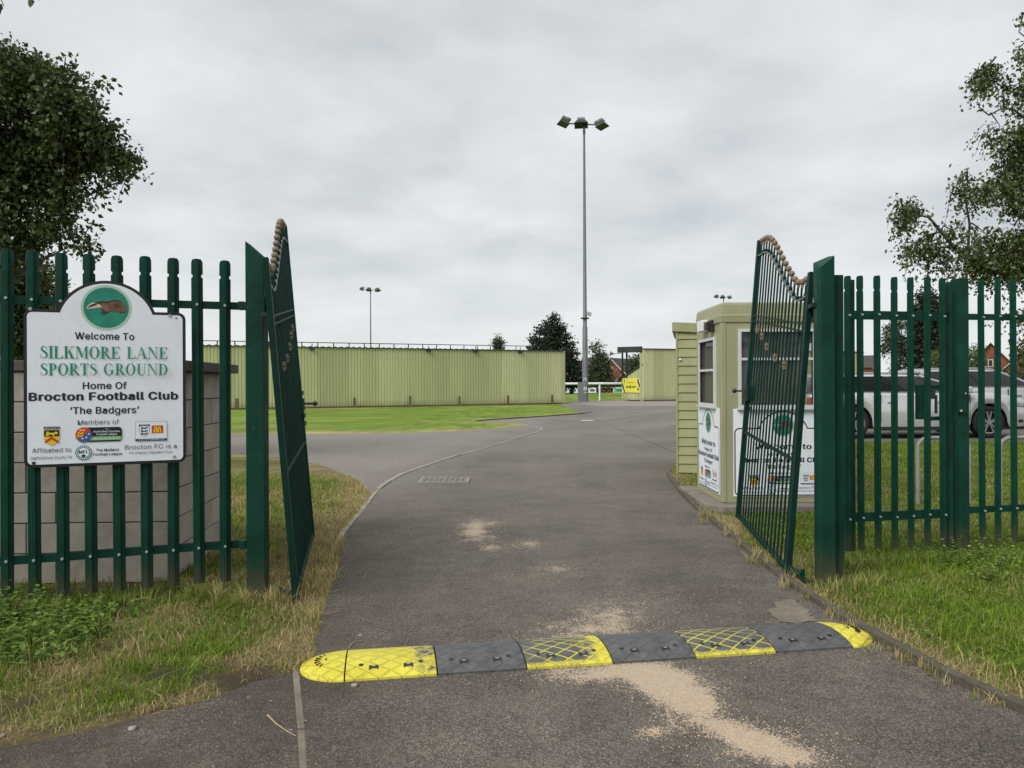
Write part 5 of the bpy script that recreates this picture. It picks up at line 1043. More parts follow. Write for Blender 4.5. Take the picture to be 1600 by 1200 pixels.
# ---------------------------------------------------------------- speed hump
def hump():
    A = gr(538, 1067).xy; B = gr(1213, 1022).xy; d = (B-A).normalized(); L = (B-A).length/5; n = Vector((-d.y, d.x)); W = .43; hh = .052
    r = root('speed_hump', (A.x, A.y, 0), 'bolt-down rubber speed hump of yellow and grey modules across the drive', 'speed hump'); ang = math.atan2(d.y, d.x)
    prof = lambda t: .012+(hh-.012)*math.sin(math.pi*min(1, max(0, t)))**.75
    NY, NX = 14, 12
    mats = ['hump_yellow', 'hump_grey', 'hump_mid', 'hump_grey', 'hump_grooves', 'hump_grey']
    labs = ['yellow painted module', None, 'half yellow half grey module', None, 'grey module with yellow lines in its grooves', None]
    for k in range(6):
        mb = MB(); vv = []; g = .004
        for j in range(NY+1):
            for i in range(NX+1): vv.append((g+(L-2*g)*i/NX, W*j/NY, .004+prof(j/NY)))
        N = (NX+1)*(NY+1); fs = [(j*(NX+1)+i, j*(NX+1)+i+1, (j+1)*(NX+1)+i+1, (j+1)*(NX+1)+i) for j in range(NY) for i in range(NX)]
        edge = [i for i in range(NX+1)]+[j*(NX+1)+NX for j in range(1, NY+1)]+[NY*(NX+1)+i for i in range(NX-1, -1, -1)]+[j*(NX+1) for j in range(NY-1, 0, -1)]
        low = [(vv[e][0], vv[e][1], .004) for e in edge]; b = len(vv); vv += low; m = len(edge)
        fs += [(b+i, b+(i+1) % m, edge[(i+1) % m], edge[i]) for i in range(m)]
        mb.add(vv, fs); mo = mb.build('module', mats[k]); mo.parent = r; q = A+d*(L*k); mo.location = Vector((q.x, q.y, 0))-r.location; mo.rotation_euler = (0, 0, ang)
        if labs[k]: mo['label'] = labs[k]
        # bolt holes and reflector pockets near the front edge
        def surf(x, y, o): return (x, y, .004+prof(y/W)+o)
        for x in (.08, L-.08):
            ho = MB(); ho.add([surf(x+.013*math.cos(2*math.pi*a/12), .105+.013*math.sin(2*math.pi*a/12), .0022) for a in range(12)], [tuple(range(12))]); h_ = ho.build('bolt_hole', 'black'); h_.parent = mo
        for x in (.145, L-.145):
            ho = MB(); ho.add([surf(x-.024, .052, .0025), surf(x-.012, .068, .0025), surf(x+.012, .068, .0025), surf(x+.024, .052, .0025), surf(x+.024, .095, .0022), surf(x-.024, .095, .0022)], [(0, 1, 5), (1, 2, 4, 5), (2, 3, 4)]); h_ = ho.build('reflector_pocket', 'black'); h_.parent = mo
            rf_ = MB(); rf_.obox(surf(x, .082, .0035), (.018, 0, 0), (0, .006, .002), (0, -.001, .005)); z = rf_.build('reflector', 'galv'); z.parent = mo
    for k, (q, s) in enumerate(((A, -1), (A+d*L*6, 1))):
        rx = .235 if k == 0 else .22; mb = MB(); vv = []; NR, NA = 8, 20
        for i in range(NR+1):
            for a in range(NA+1):
                th = -math.pi/2+math.pi*a/NA; rr = i/NR; x = s*(.004+rx*rr*math.cos(th)); y = W/2+W/2*rr*math.sin(th)
                t = 1-rr; zz = .004+(.012+(hh-.012)*math.sin(math.pi/2*t)**.75)
                vv.append((x, y, zz))
        # match module profile along the joint
        fs = []
        for i in range(NR):
            for a in range(NA):
                f = (i*(NA+1)+a, (i+1)*(NA+1)+a, (i+1)*(NA+1)+a+1, i*(NA+1)+a+1); fs.append(f if s > 0 else f[::-1])
        b = len(vv); e = [NR*(NA+1)+a for a in range(NA+1)]; vv += [(vv[i][0], vv[i][1], .004) for i in e]
        for a in range(NA): f = (e[a], b+a, b+a+1, e[a+1]); fs.append(f if s > 0 else f[::-1])
        jn = [(i*(NA+1)) for i in range(NR, -1, -1)]+[(i*(NA+1)+NA) for i in range(1, NR+1)]; bb = len(vv); vv += [(vv[i][0], vv[i][1], .004) for i in jn]
        for i in range(len(jn)-1): fs.append((jn[i], jn[i+1], bb+i+1, bb+i))
        mb.add(vv, fs, True); mo = mb.build('end_cap', 'hump_cap'); mo.parent = r; mo.location = Vector((q.x, q.y, 0))-r.location; mo.rotation_euler = (0, 0, ang); mo['label'] = 'rounded yellow end cap'
        ho = MB(); c = (s*.085, W*.5, .004+hh*.80); ho.disc(c, (1, 0, 0), (0, 1, 0), (0, 0, .004), .026, 14)
        for t in range(7):
            a0 = R(-70+t*22+(180 if s < 0 else 0)); p = Vector((s*.10+.05*math.cos(a0), W/2+.075*math.sin(a0), .004+hh*.72)); ho.obox(p, (.03*math.cos(a0), .03*math.sin(a0), 0), (-.004*math.sin(a0), .004*math.cos(a0), 0), (0, 0, .012))
        z = ho.build('bolt_recess', 'black' if s < 0 else 'ink'); z.parent = mo
hump()
q_ = [gr(*p).xy for p in ((1203, 958), (1215, 941), (1242, 938), (1262, 955), (1275, 972), (1245, 978), (1218, 972))]
pp = root('concrete_patch', (q_[0].x, q_[0].y, 0), 'small worn concrete patch between the hump and the right gatepost', 'concrete patch'); sheet('patch_sheet', jitter(q_+[q_[0]], .04, .02, 8)[:-1], .0085, 'edging', pp)
# drain cover
def drain():
    q = [gr(*p) for p in ((655, 750), (683, 757), (731, 752), (703, 745.5))]; c = sum(q, Vector())/4; r = root('drain_cover', (c.x, c.y, 0), 'pale iron drain cover set in the drive left of centre', 'drain cover')
    q = [(c.x-.30, c.y-.36), (c.x+.34, c.y-.36), (c.x+.34, c.y+.36), (c.x-.30, c.y+.36)]
    mb = MB(); z = .006; x0, y0, x1, y1 = c.x-.36, c.y-.34, c.x+.40, c.y+.34
    MB().box(x0, x1, y0, y1, .003, .010).build('frame_plate', 'iron_dark', r)
    for i in range(9):
        x = x0+.05+i*(x1-x0-.1)/8
        for j in range(8): y = y0+.05+j*(y1-y0-.1)/7; mb.obox((x, y, .013), (.05, .03*(1 if (i+j) % 2 else -1), 0), (.008, .016, 0), (0, 0, .008))
    mb.box(x0, x1, y0, y0+.025, .010, .018).box(x0, x1, y1-.025, y1, .010, .018).box(x0, x0+.025, y0+.025, y1-.025, .010, .018).box(x1-.025, x1, y0+.025, y1-.025, .010, .018)
    mb.build('tread', 'iron', r)
M['iron'] = paint('worn_iron', (.30, .28, .25), .7, .2, 20); M['iron_dark'] = paint('dark_iron', (.13, .12, .105), .8, .2, 20)
drain()

# ---------------------------------------------------------------- cars
def car(name, label, X0, Y0, L, Hc, Wd, mat, face=1, wb=2.8, fo=.9, suv=False, rails_=True, bonnet_l=1.35, rake=.95):
    """side-on car; local x runs rear to front, near side at y=0. X0 is the world x of the rear end"""
    z0 = float(H(X0+L/2, Y0)); z0 = float(H(9, Y0))+.009
    r = root(name, (X0, Y0, z0), label, 'car'); hw = Wd/2; wr = .335; xr = L-fo-wb; xf = L-fo; ar = wr+.055
    sill = .24 if not suv else .28; belt = .92 if not suv else 1.0
    def topz(x):     # belt line, falling over the bonnet
        t = x/L; k = L-bonnet_l
        if x < .12: return belt-.02+x*.3
        if x <= k-.15: return belt+.03*(1-t)+.02
        s = (x-(k-.15))/(bonnet_l+.15); return belt+.045-.20*s**1.5-.18*max(0, (s-.85)/.15)**2
    def plan(x): t = abs(x-L/2)/(L/2); return hw*(1-.10*t**4-.22*max(0, (t-.93)/.07)**2)
    def zb(x):
        z = sill+.10*max(0, 1-x/.35)+.02*max(0, (x-(L-.4))/.4)
        for c in (xr, xf):
            if abs(x-c) < ar: z = max(z, wr+math.sqrt(ar*ar-(x-c)**2))
        return z
    xs_ = set(np.linspace(0, L, 56).tolist())
    for c in (xr, xf):
        for a in range(0, 181, 12): xs_.add(c+ar*math.cos(R(a))*.9999)
    xs_ = sorted(xs_); rows = [0, .12, .4, .66, .70, .9, 1.0]; bul = [.965, .985, 1.0, 1.0, .985, .965, .925]; cross = [.8, .5, 0]
    prof = []
    for x in xs_:
        b, t, w = zb(x), topz(x), plan(x); pts = []
        for q, k in zip(rows, bul): pts.append((-w*k, b+(t-b)*q))
        for c in cross: pts.append((-w*.925*c, t+.035*(1-c*c)+.015))
        full = pts+[(-a, z) for a, z in reversed(pts[:-1])]
        prof.append([(x, hw+a, z) for a, z in full])
    n = len(prof[0]); vv = [p for q in prof for p in q]; fs = [(i*n+j, (i+1)*n+j, (i+1)*n+j+1, i*n+j+1) for i in range(len(prof)-1) for j in range(n-1)]
    mb = MB(); mb.add(vv, fs, True); mb.add(prof[0], [tuple(reversed(range(n)))]); mb.add(prof[-1], [tuple(range(n))])
    def W_(b): b.v = [(X0+(x if face > 0 else L-x), Y0+(y if face > 0 else Wd-y), z0+z) for x, y, z in b.v]; return b
    body = W_(mb).build('body', mat, r)
    W_(MB().box(.15, L-.15, .16, Wd-.16, .20, .62)).build('underbody', 'dark', r)
    # greenhouse
    kf = L-bonnet_l; rz = Hc; gb = belt+.01
    def gx(s):
        rear = .05+.45*s**1.2 if not suv else .12+.30*s; fr_ = kf+.12-(rake*s+.10*s*s); return rear, fr_
    def ring(s, z, ins):
        a, b = gx(s); hwid = hw*(.90-.16*s)-ins; xs2 = [a, a+.08, a+.25, (a+b)/2, b-.35, b-.12, b]; yk = [.80, .95, 1, 1, 1, .93, .74]
        lo = [(x, hw-hwid*k, z) for x, k in zip(xs2, yk)]; return lo+[(x, hw+hwid*k, z) for x, k in reversed(list(zip(xs2, yk)))]
    S = [0, .25, .5, .75, .92]; zz = lambda s: gb+(rz-gb)*(s**.93)
    rs = [ring(s, zz(s), 0) for s in S]; N = len(rs[0]); mb = MB(); mb.add([p for q in rs for p in q], [(i*N+k, i*N+(k+1) % N, (i+1)*N+(k+1) % N, (i+1)*N+k) for i in range(len(S)-1) for k in range(N)], True)
    gl = W_(mb).build('window_glass', 'carglass', r)
    rs = [ring(.90, zz(.90), -.006), ring(.95, zz(.95)+.005, .0), ring(1.0, rz-.012, .06), ring(1.02, rz, .20)]; mb = MB(); mb.add([p for q in rs for p in q], [(i*N+k, i*N+(k+1) % N, (i+1)*N+(k+1) % N, (i+1)*N+k) for i in range(3) for k in range(N)]+[tuple(range(3*N, 4*N))], True)
    W_(mb).build('roof', mat, r)
    for side in (0, 1):
        def sp(xf_, s): a, b = gx(s); hwid = hw*(.90-.16*s)+.010; y = hw-hwid if side == 0 else hw+hwid; return (a+(b-a)*xf_, y, zz(s))
        def strip(mb, fx, wfrac, ins=0):
            vv = []; SS = [0, .25, .5, .75, .93]
            for s in SS:
                c = fx(s); p = sp(c-wfrac, s); q = sp(c+wfrac, s); o = .02 if side == 0 else -.02; vv += [p, q, (q[0], q[1]+o, q[2]), (p[0], p[1]+o, p[2])]
            k = len(SS); mb.add(vv, [(i*4+j, i*4+(j+1) % 4, i*4+4+(j+1) % 4, i*4+4+j) for i in range(k-1) for j in range(4)])
        pill = MB(); strip(pill, lambda s: .972-.02*(1-s), .014); W_(pill).build('pillar', mat, r); pill = MB(); strip(pill, lambda s: .045 if not suv else .05, .03); W_(pill).build('pillar', mat, r); dk = MB(); strip(dk, lambda s: .55+.02*s, .014); W_(dk).build('door_pillar', 'black', r); dk = MB(); strip(dk, lambda s: .25+.02*s, .010); W_(dk).build('door_pillar', 'black', r)
    if rails_:
        for y in (hw-.62, hw+.62): W_(MB().tube([(.55, y, rz-.02), (.7, y, rz+.03), (1.6, y, rz+.035), (L-bonnet_l-1.15, y, rz+.03), (L-bonnet_l-1.0, y, rz-.03)], .018, 6)).build('roof_rail', 'galv', r)
    # trim: door seams, handles, sill strip, mirror, lamps
    sm = MB(); ys = lambda x: hw-plan(x)-.002
    for x in (xr+.55, xr+.55+1.02, xf-.42): sm.box(x-.004, x+.004, ys(x)-.001, ys(x)+.03, sill+.12, belt)
    W_(sm).build('door_seam', 'black', r)
    for x in (xr+.68, xr+1.72): W_(MB().box(x, x+.17, ys(x)-.028, ys(x)+.01, belt-.17, belt-.13)).build('door_handle', mat, r, bevel=.006)
    W_(MB().box(xr+ar+.03, xf-ar-.03, ys(L/2)+.01, ys(L/2)+.05, sill-.07, sill+.01)).build('sill', 'dark', r)
    W_(MB().box(.3, kf+.0, ys(L/2)+.06, ys(L/2)+.09, belt+.035, belt+.055)).build('chrome_strip', 'galv', r)
    for y, s in ((hw-.98, 1), (hw+.98, -1)): W_(MB().box(kf-.48, kf-.28, y-.09*s if s > 0 else y, y if s > 0 else y+.09, belt+.02, belt+.16)).build('wing_mirror', mat, r, bevel=.03)
    W_(MB().obox((L-.30, hw-plan(L-.3)+.06, belt-.22), (.42, .06, -.04), (0, .14, 0), (0, 0, .10))).build('headlight', 'lens', r, bevel=.02)
    W_(MB().box(L-.10, L+.005, hw-.45, hw+.45, .42, .62)).build('grille', 'dark', r); W_(MB().obox((L-.22, hw-plan(L-.22)+.04, .36), (.22, .05, 0), (0, .06, 0), (0, 0, .06))).build('fog_lamp', 'dark', r)
    W_(MB().box(.0, .3, hw-plan(.1)-.005, hw-plan(.1)+.1, belt-.24, belt-.06)).build('tail_light', 'red', r, bevel=.02)
    W_(MB().box(-.012, .01, hw-.26, hw+.26, .52, .63)).build('number_plate', 'yellow', r)
    # wheels
    for c in (xr, xf):
        for near in (0, 1):
            yc = .04 if near == 0 else Wd-.04; s = 1 if near == 0 else -1; C = (c, yc, wr)
            t = MB(); prof_ = [(wr-.105, 0), (wr-.02, .0), (wr, .03), (wr, .19), (wr-.02, .22), (wr-.105, .22)]; nn = 28; vv = []
            for a in range(nn):
                th = 2*math.pi*a/nn
                for rr, o in prof_: vv.append((c+rr*math.cos(th), yc+s*o, wr+rr*math.sin(th)))
            k = len(prof_); t.add(vv, [(a*k+j, a*k+(j+1) % k, ((a+1) % nn)*k+(j+1) % k, ((a+1) % nn)*k+j) for a in range(nn) for j in range(k)], True)
            w = W_(t).build('wheel', 'tyre', r)
            m = MB(); m.disc((c, yc+s*.09, wr), (1, 0, 0), (0, 0, 1), (0, s*.02, 0), wr-.10, 24); W_(m).build('wheel_back', 'dark', w)
            m = MB(); rim = wr-.10
            for a in range(nn):
                th, t2 = 2*math.pi*a/nn, 2*math.pi*(a+1)/nn; p = lambda q, tt, o: (c+q*math.cos(tt), yc+s*o, wr+q*math.sin(tt))
                m.add([p(rim+.008, th, -.001), p(rim+.008, t2, -.001), p(rim-.022, t2, .01), p(rim-.022, th, .01)], [(0, 1, 2, 3)])
            for a in range(5):
                for o in (-9, 9):
                    th = R(72*a+18+o); p0 = Vector((c+.04*math.cos(th), yc+s*.012, wr+.04*math.sin(th))); p1 = Vector((c+(rim-.01)*math.cos(R(72*a+18+o*1.3)), yc+s*.012, wr+(rim-.01)*math.sin(R(72*a+18+o*1.3)))); m.beam(p0, p1, .028, .02, (0, 1, 0))
            m.disc((c, yc+s*.0, wr), (1, 0, 0), (0, 0, 1), (0, s*.02, 0), .055, 14); W_(m).build('rim', 'rim', w)
    return r
Y = 15.9
xf_ = at(1546, 660, Y+.04).x; xr_ = at(1334, 660, Y+.04).x; wb = xf_-xr_; L = wb+.95+.98
car('parked_car', 'silver estate car parked side-on behind the side gate', xf_+.95-L, Y, L, 1.335, 1.82, 'silver', wb=wb, fo=.95, bonnet_l=1.12, rake=1.25)
car('parked_car', 'taller pale silver car parked just beyond the silver estate', 9.75, 18.9, 4.35, 1.48, 1.8, 'greycar', wb=2.6, fo=.85, suv=True, bonnet_l=1.05, rake=1.0)
car('parked_car', 'red car, only its bonnet showing at the right edge behind the others', 13.95, 21.6, 4.2, 1.45, 1.75, 'redcar', face=-1, wb=2.55, fo=.8, rails_=False)

# ---------------------------------------------------------------- houses beyond
def house(label, cx, cy, w, d, he, hr, ang, win=True, chim=False, name='brick_house'):
    """gable end faces local -y; ridge runs along local y"""
    r = root(name, (cx, cy, 0), label, 'house'); c, s = math.cos(ang), math.sin(ang)
    P = lambda x, y, z: (cx+x*c-y*s, cy+x*s+y*c, z)
    def B(mb): mb.v = [P(*v) for v in mb.v]; return mb
    mb = MB(); hw = w/2; v = [(-hw, 0, 0), (hw, 0, 0), (hw, 0, he), (0, 0, hr), (-hw, 0, he)]; v2 = [(x, d, z) for x, y, z in v]
    mb.add(v+v2, [(0, 1, 2, 3, 4), (9, 8, 7, 6, 5), (0, 5, 6, 1), (1, 6, 7, 2), (4, 9, 5, 0)]); B(mb).build('wall', 'brick', r)
    sl = math.atan2(hr-he, hw); e = .35; rf_ = MB()
    for k in (-1, 1):
        a = (k*(hw+e), -.3, he-e*math.tan(sl)+.06); b = (0, -.3, hr+.06); a2 = (a[0], d+.3, a[2]); b2 = (0, d+.3, b[2]); t = .14
        rf_.add([a, b, b2, a2, (a[0], a[1], a[2]+t), (0, -.3, b[2]+t), (0, d+.3, b[2]+t), (a[0], d+.3, a[2]+t)], [(0, 3, 2, 1), (4, 5, 6, 7), (0, 1, 5, 4), (2, 3, 7, 6), (3, 0, 4, 7)])
    rr = B(rf_).build('roof', 'tile', r)
    bg = MB()
    for k in (-1, 1): bg.beam((k*(hw+e), -.36, he-e*math.tan(sl)+.05), (k*.05, -.36, hr+.1), .06, .22, (0, 1, 0))
    bg.v = [P(*q) for q in bg.v]; bg.build('bargeboard', 'whitepaint', r)
    if win:
        for (x, z) in ((-w*.05, he+.15), (-w*.22, 1.0), (w*.2, 1.0)):
            f = MB().box(x-.6, x+.6, -.06, .04, z, z+1.0); f = B(f).build('window', 'whitepaint', r); B(MB().box(x-.52, x-.04, -.09, -.05, z+.08, z+.92).box(x+.04, x+.52, -.09, -.05, z+.08, z+.92)).build('pane', 'carglass', f)
    if chim: B(MB().box(-.35, .35, d*.6, d*.6+.8, hr-.3, hr+1.0)).build('chimney', 'brick', r)
house('red brick house half hidden by the floodlight mast', at(914, 600, 138).x, 138, 6.6, 11, 3.4, 6.0, R(-38))
house('red brick gabled house between the birch and the open-fronted stand', at(955, 600, 134).x, 134, 5.2, 10, 3.3, 5.8, R(-34))
house('small dark porch roof below the gabled house by the open-fronted stand', at(978, 600, 130).x, 130, 4.6, 5, 1.8, 3.3, R(-62), win=False, name='porch')
house('red brick gabled house with a white window above the parked cars', at(1548, 600, 108).x, 108, 6.0, 10, 3.5, 6.9, R(-30))
house('red brick house with a dark tiled roof at the right edge', at(1618, 600, 100).x, 100, 6.6, 10, 3.4, 6.6, R(-32))
house('low red brick house glimpsed over the corrugated wall by the side gate', at(1365, 600, 130).x, 130, 7.0, 9, 4.0, 5.9, R(60), win=False)

# ---------------------------------------------------------------- trees and bushes
def crown_mesh(name, mat, parent, C, Rr, nstr, nleaf, ls, slen, droop, jit=.5, flat_=.0, seed=0, twigs=True, aspect=1.6, clump=0):
    """leaf strings hung through a set of ellipsoids; C centres, Rr radii"""
    g = np.random.default_rng(seed); C = np.array(C, float); Rr = np.array(Rr, float); vol = np.prod(Rr, 1)**.72; p = vol/vol.sum()
    k = g.choice(len(C), nstr, p=p); u = g.normal(size=(nstr, 3)); u /= np.linalg.norm(u, axis=1)[:, None]; rad = g.random(nstr)**.38
    st = C[k]+u*Rr[k]*rad[:, None]
    ct = g.random(nstr)
    if clump:      # gather the strings round bough ends so that gaps open between them
        nc = clump; kc = g.choice(len(C), nc, p=p); uc = g.normal(size=(nc, 3)); uc /= np.linalg.norm(uc, axis=1)[:, None]; CC = C[kc]+uc*Rr[kc]*(g.random(nc)**.3)[:, None]
        w = g.integers(0, nc, nstr); near = (.07+.09*g.random(nc))*float(np.clip(Rr.mean()/.45, .55, 1)); st = CC[w]+g.normal(size=(nstr, 3))*near[w][:, None]*np.array([1.5, 1.5, .8]); u = uc[w]; ct = g.random(nc)[w]; k = kc[w]
    dirv = u*np.array([1, 1, .5])+g.normal(size=(nstr, 3))*jit; dirv[:, 2] -= droop; dirv /= np.linalg.norm(dirv, axis=1)[:, None]
    ln = slen*(.5+g.random(nstr)); n = nleaf; t = (np.arange(n)+.5)/n
    pos = st[:, None]+dirv[:, None]*(t[None, :, None]*ln[:, None, None]); pos[:, :, 2] -= (t[None]**2)*ln[:, None]*droop*.45
    pos += g.normal(size=pos.shape)*ls*.7; pos = pos.reshape(-1, 3); m = len(pos)
    a = g.normal(size=(m, 3)); a[:, 2] -= .6*droop+.2; a /= np.linalg.norm(a, axis=1)[:, None]; b = np.cross(a, g.normal(size=(m, 3))); b /= np.linalg.norm(b, axis=1)[:, None]
    sz = ls*(.6+.8*g.random(m))[:, None]; nn = np.cross(a, b)*sz*.18
    v = np.stack([pos, pos+a*sz*.5+b*sz*.5/aspect+nn, pos+a*sz, pos+a*sz*.5-b*sz*.5/aspect+nn], 1).reshape(-1, 3)
    f = np.arange(m*4).reshape(-1, 4); tint = np.repeat(np.clip(g.random(m)*.4+.35*np.repeat(g.random(nstr), n)+.3*np.repeat(ct, n)-.02, 0, 1), 4)
    me = bpy.data.meshes.new(name); base = np.array(wl(parent)); v = v-base
    me.vertices.add(len(v)); me.vertices.foreach_set('co', v.ravel().astype(np.float32)); me.loops.add(f.size); me.loops.foreach_set('vertex_index', f.ravel().astype(np.int32))
    me.polygons.add(len(f)); me.polygons.foreach_set('loop_start', np.arange(0, f.size, 4, dtype=np.int32)); me.update(calc_edges=True)
    at_ = me.attributes.new('tint', 'FLOAT', 'POINT'); at_.data.foreach_set('value', tint.astype(np.float32)); me.materials.append(M[mat])
    o = bpy.data.objects.new(name, me); COL.objects.link(o); o.parent = parent
    if twigs:
        mb = MB(); idx = g.choice(nstr, min(nstr, 900), replace=False)
        for i in idx:
            s = Vector(st[i]); e = s+Vector(dirv[i])*ln[i]; e.z -= ln[i]*droop*.45; c = Vector(C[k[i]]); mid = s.lerp(e, .5)+Vector((0, 0, ln[i]*droop*.1))
            w = ls*.09; q = [s.lerp(c, .55), s, mid, e]
            for a_, b_, w0, w1 in zip(q, q[1:], (w*1.8, w, w*.8), (w, w*.8, w*.4)):
                mb.add([a_+Vector((w0, 0, 0)), a_+Vector((-w0*.5, w0*.8, 0)), a_+Vector((-w0*.5, -w0*.8, 0)), b_+Vector((w1, 0, 0)), b_+Vector((-w1*.5, w1*.8, 0)), b_+Vector((-w1*.5, -w1*.8, 0))], [(0, 1, 4, 3), (1, 2, 5, 4), (2, 0, 3, 5)])
        mb.build('twigs', 'bark', parent)
    return o
def tree(name, label, base, tr, height, blobs, Y, mat, nstr, nleaf, ls, slen, droop, limbs=None, cat='tree', group=None, seed=1, zr=1.0, trunk_x=None, twigs=True, jit=.5, shrink=1.0, clump=0):
    """blobs: (px, py, radius px[, dy]) placed at depth Y"""
    r = root(name, base, label, cat, group); k = Y/F; rr = random.Random(seed); C = []; RR = []
    for b in blobs:
        p = at(b[0], b[1], Y); dy = (b[3] if len(b) > 3 else rr.uniform(-.5, .5))*b[2]*k; C.append((p.x+p.x/Y*dy, p.y+dy, p.z+(p.z-EYE)/Y*dy)); b2 = b[2]*shrink; RR.append((b2*k, b2*k*zr, b2*k*(b[4] if len(b) > 4 else .9)))
    mb = MB(); b0 = Vector(base); top = Vector((b0.x if trunk_x is None else trunk_x, b0.y, base[2]+height)); n = 7
    tp = [b0.lerp(top, i/n)+Vector((math.sin(i*1.3)*tr*.5, math.cos(i*1.7)*tr*.5, 0))*(0 if i == 0 else 1) for i in range(n+1)]
    mb.tube(tp, [tr*(1.25 if i == 0 else 1-.8*i/n) for i in range(n+1)], 8); mb.build('trunk', 'bark', r)
    lb = MB()
    if limbs:
        for pts, w in limbs:
            q = [at(x, y, Y+dy_) for x, y, dy_ in pts]; lb.tube(q, [w*(1-.75*i/(len(q)-1)) for i in range(len(q))], 6)
    LQ = [at(x, y, Y+dy_) for pts, w in (limbs or []) for x, y, dy_ in pts]
    for c, ra in zip(C, RR):
        c = Vector(c)
        if limbs:
            s = min(LQ, key=lambda q: (q-c).length); sd_ = Vector((rr.uniform(-.12, .12), rr.uniform(-.1, .1), rr.uniform(.02, .14)))
            if .05 < (s-c).length < 1.0: lb.tube([s, s.lerp(c, .35)+sd_, s.lerp(c, .7)+sd_*.6, c, c+Vector((rr.uniform(-.15, .15), 0, -.2))], [.020, .014, .010, .006, .003], 5)
            continue
        j = min(range(1, n), key=lambda i: (tp[i]-(c-Vector((0, 0, (c-tp[i]).length*.4)))).length); s = tp[j]; mid = s.lerp(c, .5)+Vector((0, 0, (c-s).length*.06)); lb.tube([s, mid, c], [tr*.28, tr*.16, tr*.05], 5)
    lb.build('branches', 'bark', r); crown_mesh('crown', mat, r, C, RR, nstr, nleaf, ls, slen, droop, seed=seed, twigs=twigs, jit=jit, clump=clump); return r
g0 = at(-170, 600, 14).x
tree('broadleaf_tree', 'big dark broadleaf tree hanging over the block wall at the left edge', (g0, 14.0, 0), .22, 6.6,
     [(20, 120, 46), (66, 108, 34), (98, 128, 30), (128, 150, 26), (150, 178, 22), (160, 205, 22), (110, 180, 40), (60, 175, 48), (10, 190, 60), (182, 228, 17, .2, .8), (200, 246, 11), (150, 235, 24), (118, 232, 30), (75, 250, 34), (15, 265, 44), (110, 275, 20, 0, 1.3), (55, 300, 26), (95, 312, 15, 0, 1.4), (5, 325, 34), (35, 350, 20), (72, 340, 18, 0, 1.3), (100, 352, 12, 0, 1.6), (122, 378, 7, 0, 2.0), (60, 385, 14), (10, 390, 30), (88, 392, 9, 0, 1.6), (40, 88, 16), (-5, 90, 22), (140, 122, 9), (-20, 240, 45), (-90, 130, 60), (-100, 230, 70), (-170, 180, 60), (-80, 320, 50), (-190, 270, 55), (-140, 350, 40), (128, 300, 8, 0, 1.6), (196, 280, 6, 0, 1.6)],
     14, 'leaf', 4700, 12, .098, .30, .9, seed=3, shrink=.95, clump=520)
tree('broadleaf_tree', 'lower bushy tree showing between the fence pales at the far left', (at(-30, 600, 20).x, 20, 0), .18, 3.6,
     [(25, 425, 48), (62, 462, 26), (0, 470, 60), (35, 510, 42), (5, 545, 50), (-60, 480, 70), (75, 440, 12)], 20, 'leaf', 2600, 11, .10, .4, .4, seed=5, twigs=False)
tree('birch_tree', 'airy birch leaning in over the right-hand fence with drooping twigs', (at(1760, 600, 13).x, 13.0, .3), .20, 7.0,
     [(1432, 328, 15), (1420, 316, 8), (1412, 332, 8), (1430, 385, 10), (1455, 378, 16), (1490, 362, 15), (1468, 398, 12), (1506, 383, 18), (1540, 365, 14), (1552, 395, 20), (1590, 372, 20), (1506, 275, 10), (1516, 292, 14), (1540, 288, 12), (1498, 306, 7), (1568, 290, 14), (1592, 200, 16), (1562, 196, 13), (1577, 222, 10), (1543, 106, 8), (1550, 125, 10), (1560, 152, 10), (1588, 136, 12), (1590, 78, 7), (1598, 25, 4), (1585, 258, 12), (1598, 312, 16), (1590, 418, 16), (1535, 410, 12), (1645, 250, 48), (1650, 380, 50), (1660, 120, 50), (1600, 490, 12), (1606, 535, 14)],
     13, 'leaf_light', 2300, 11, .070, .30, .95, seed=8, jit=.35, clump=420, shrink=.92,
     limbs=[([(1740, 470, 0), (1640, 428, 0), (1560, 426, .1), (1530, 424, .1), (1492, 388, 0), (1470, 362, -.1), (1452, 340, -.1), (1436, 336, -.1)], .055), ([(1532, 424, .1), (1512, 400, .2), (1515, 350, .2), (1508, 310, .2), (1512, 285, .2)], .03), ([(1700, 300, 0), (1640, 232, 0), (1597, 252, 0), (1562, 275, .1), (1545, 300, .1)], .035), ([(1690, 230, 0), (1600, 184, 0), (1585, 172, 0), (1568, 168, 0), (1545, 180, 0), (1530, 168, 0), (1526, 150, 0), (1531, 143, 0)], .022), ([(1560, 426, .1), (1600, 380, .2), (1640, 300, .2)], .04), ([(1720, 220, 0), (1655, 110, 0), (1612, 66, .1), (1592, 50, .1), (1597, 24, .1)], .02), ([(1660, 200, 0), (1600, 150, 0), (1570, 140, .1), (1552, 124, .1), (1543, 104, .1)], .02), ([(1640, 300, .2), (1596, 318, .1), (1568, 296, .1)], .02), ([(1660, 480, 0), (1618, 470, 0), (1602, 490, 0), (1606, 540, 0)], .018)])
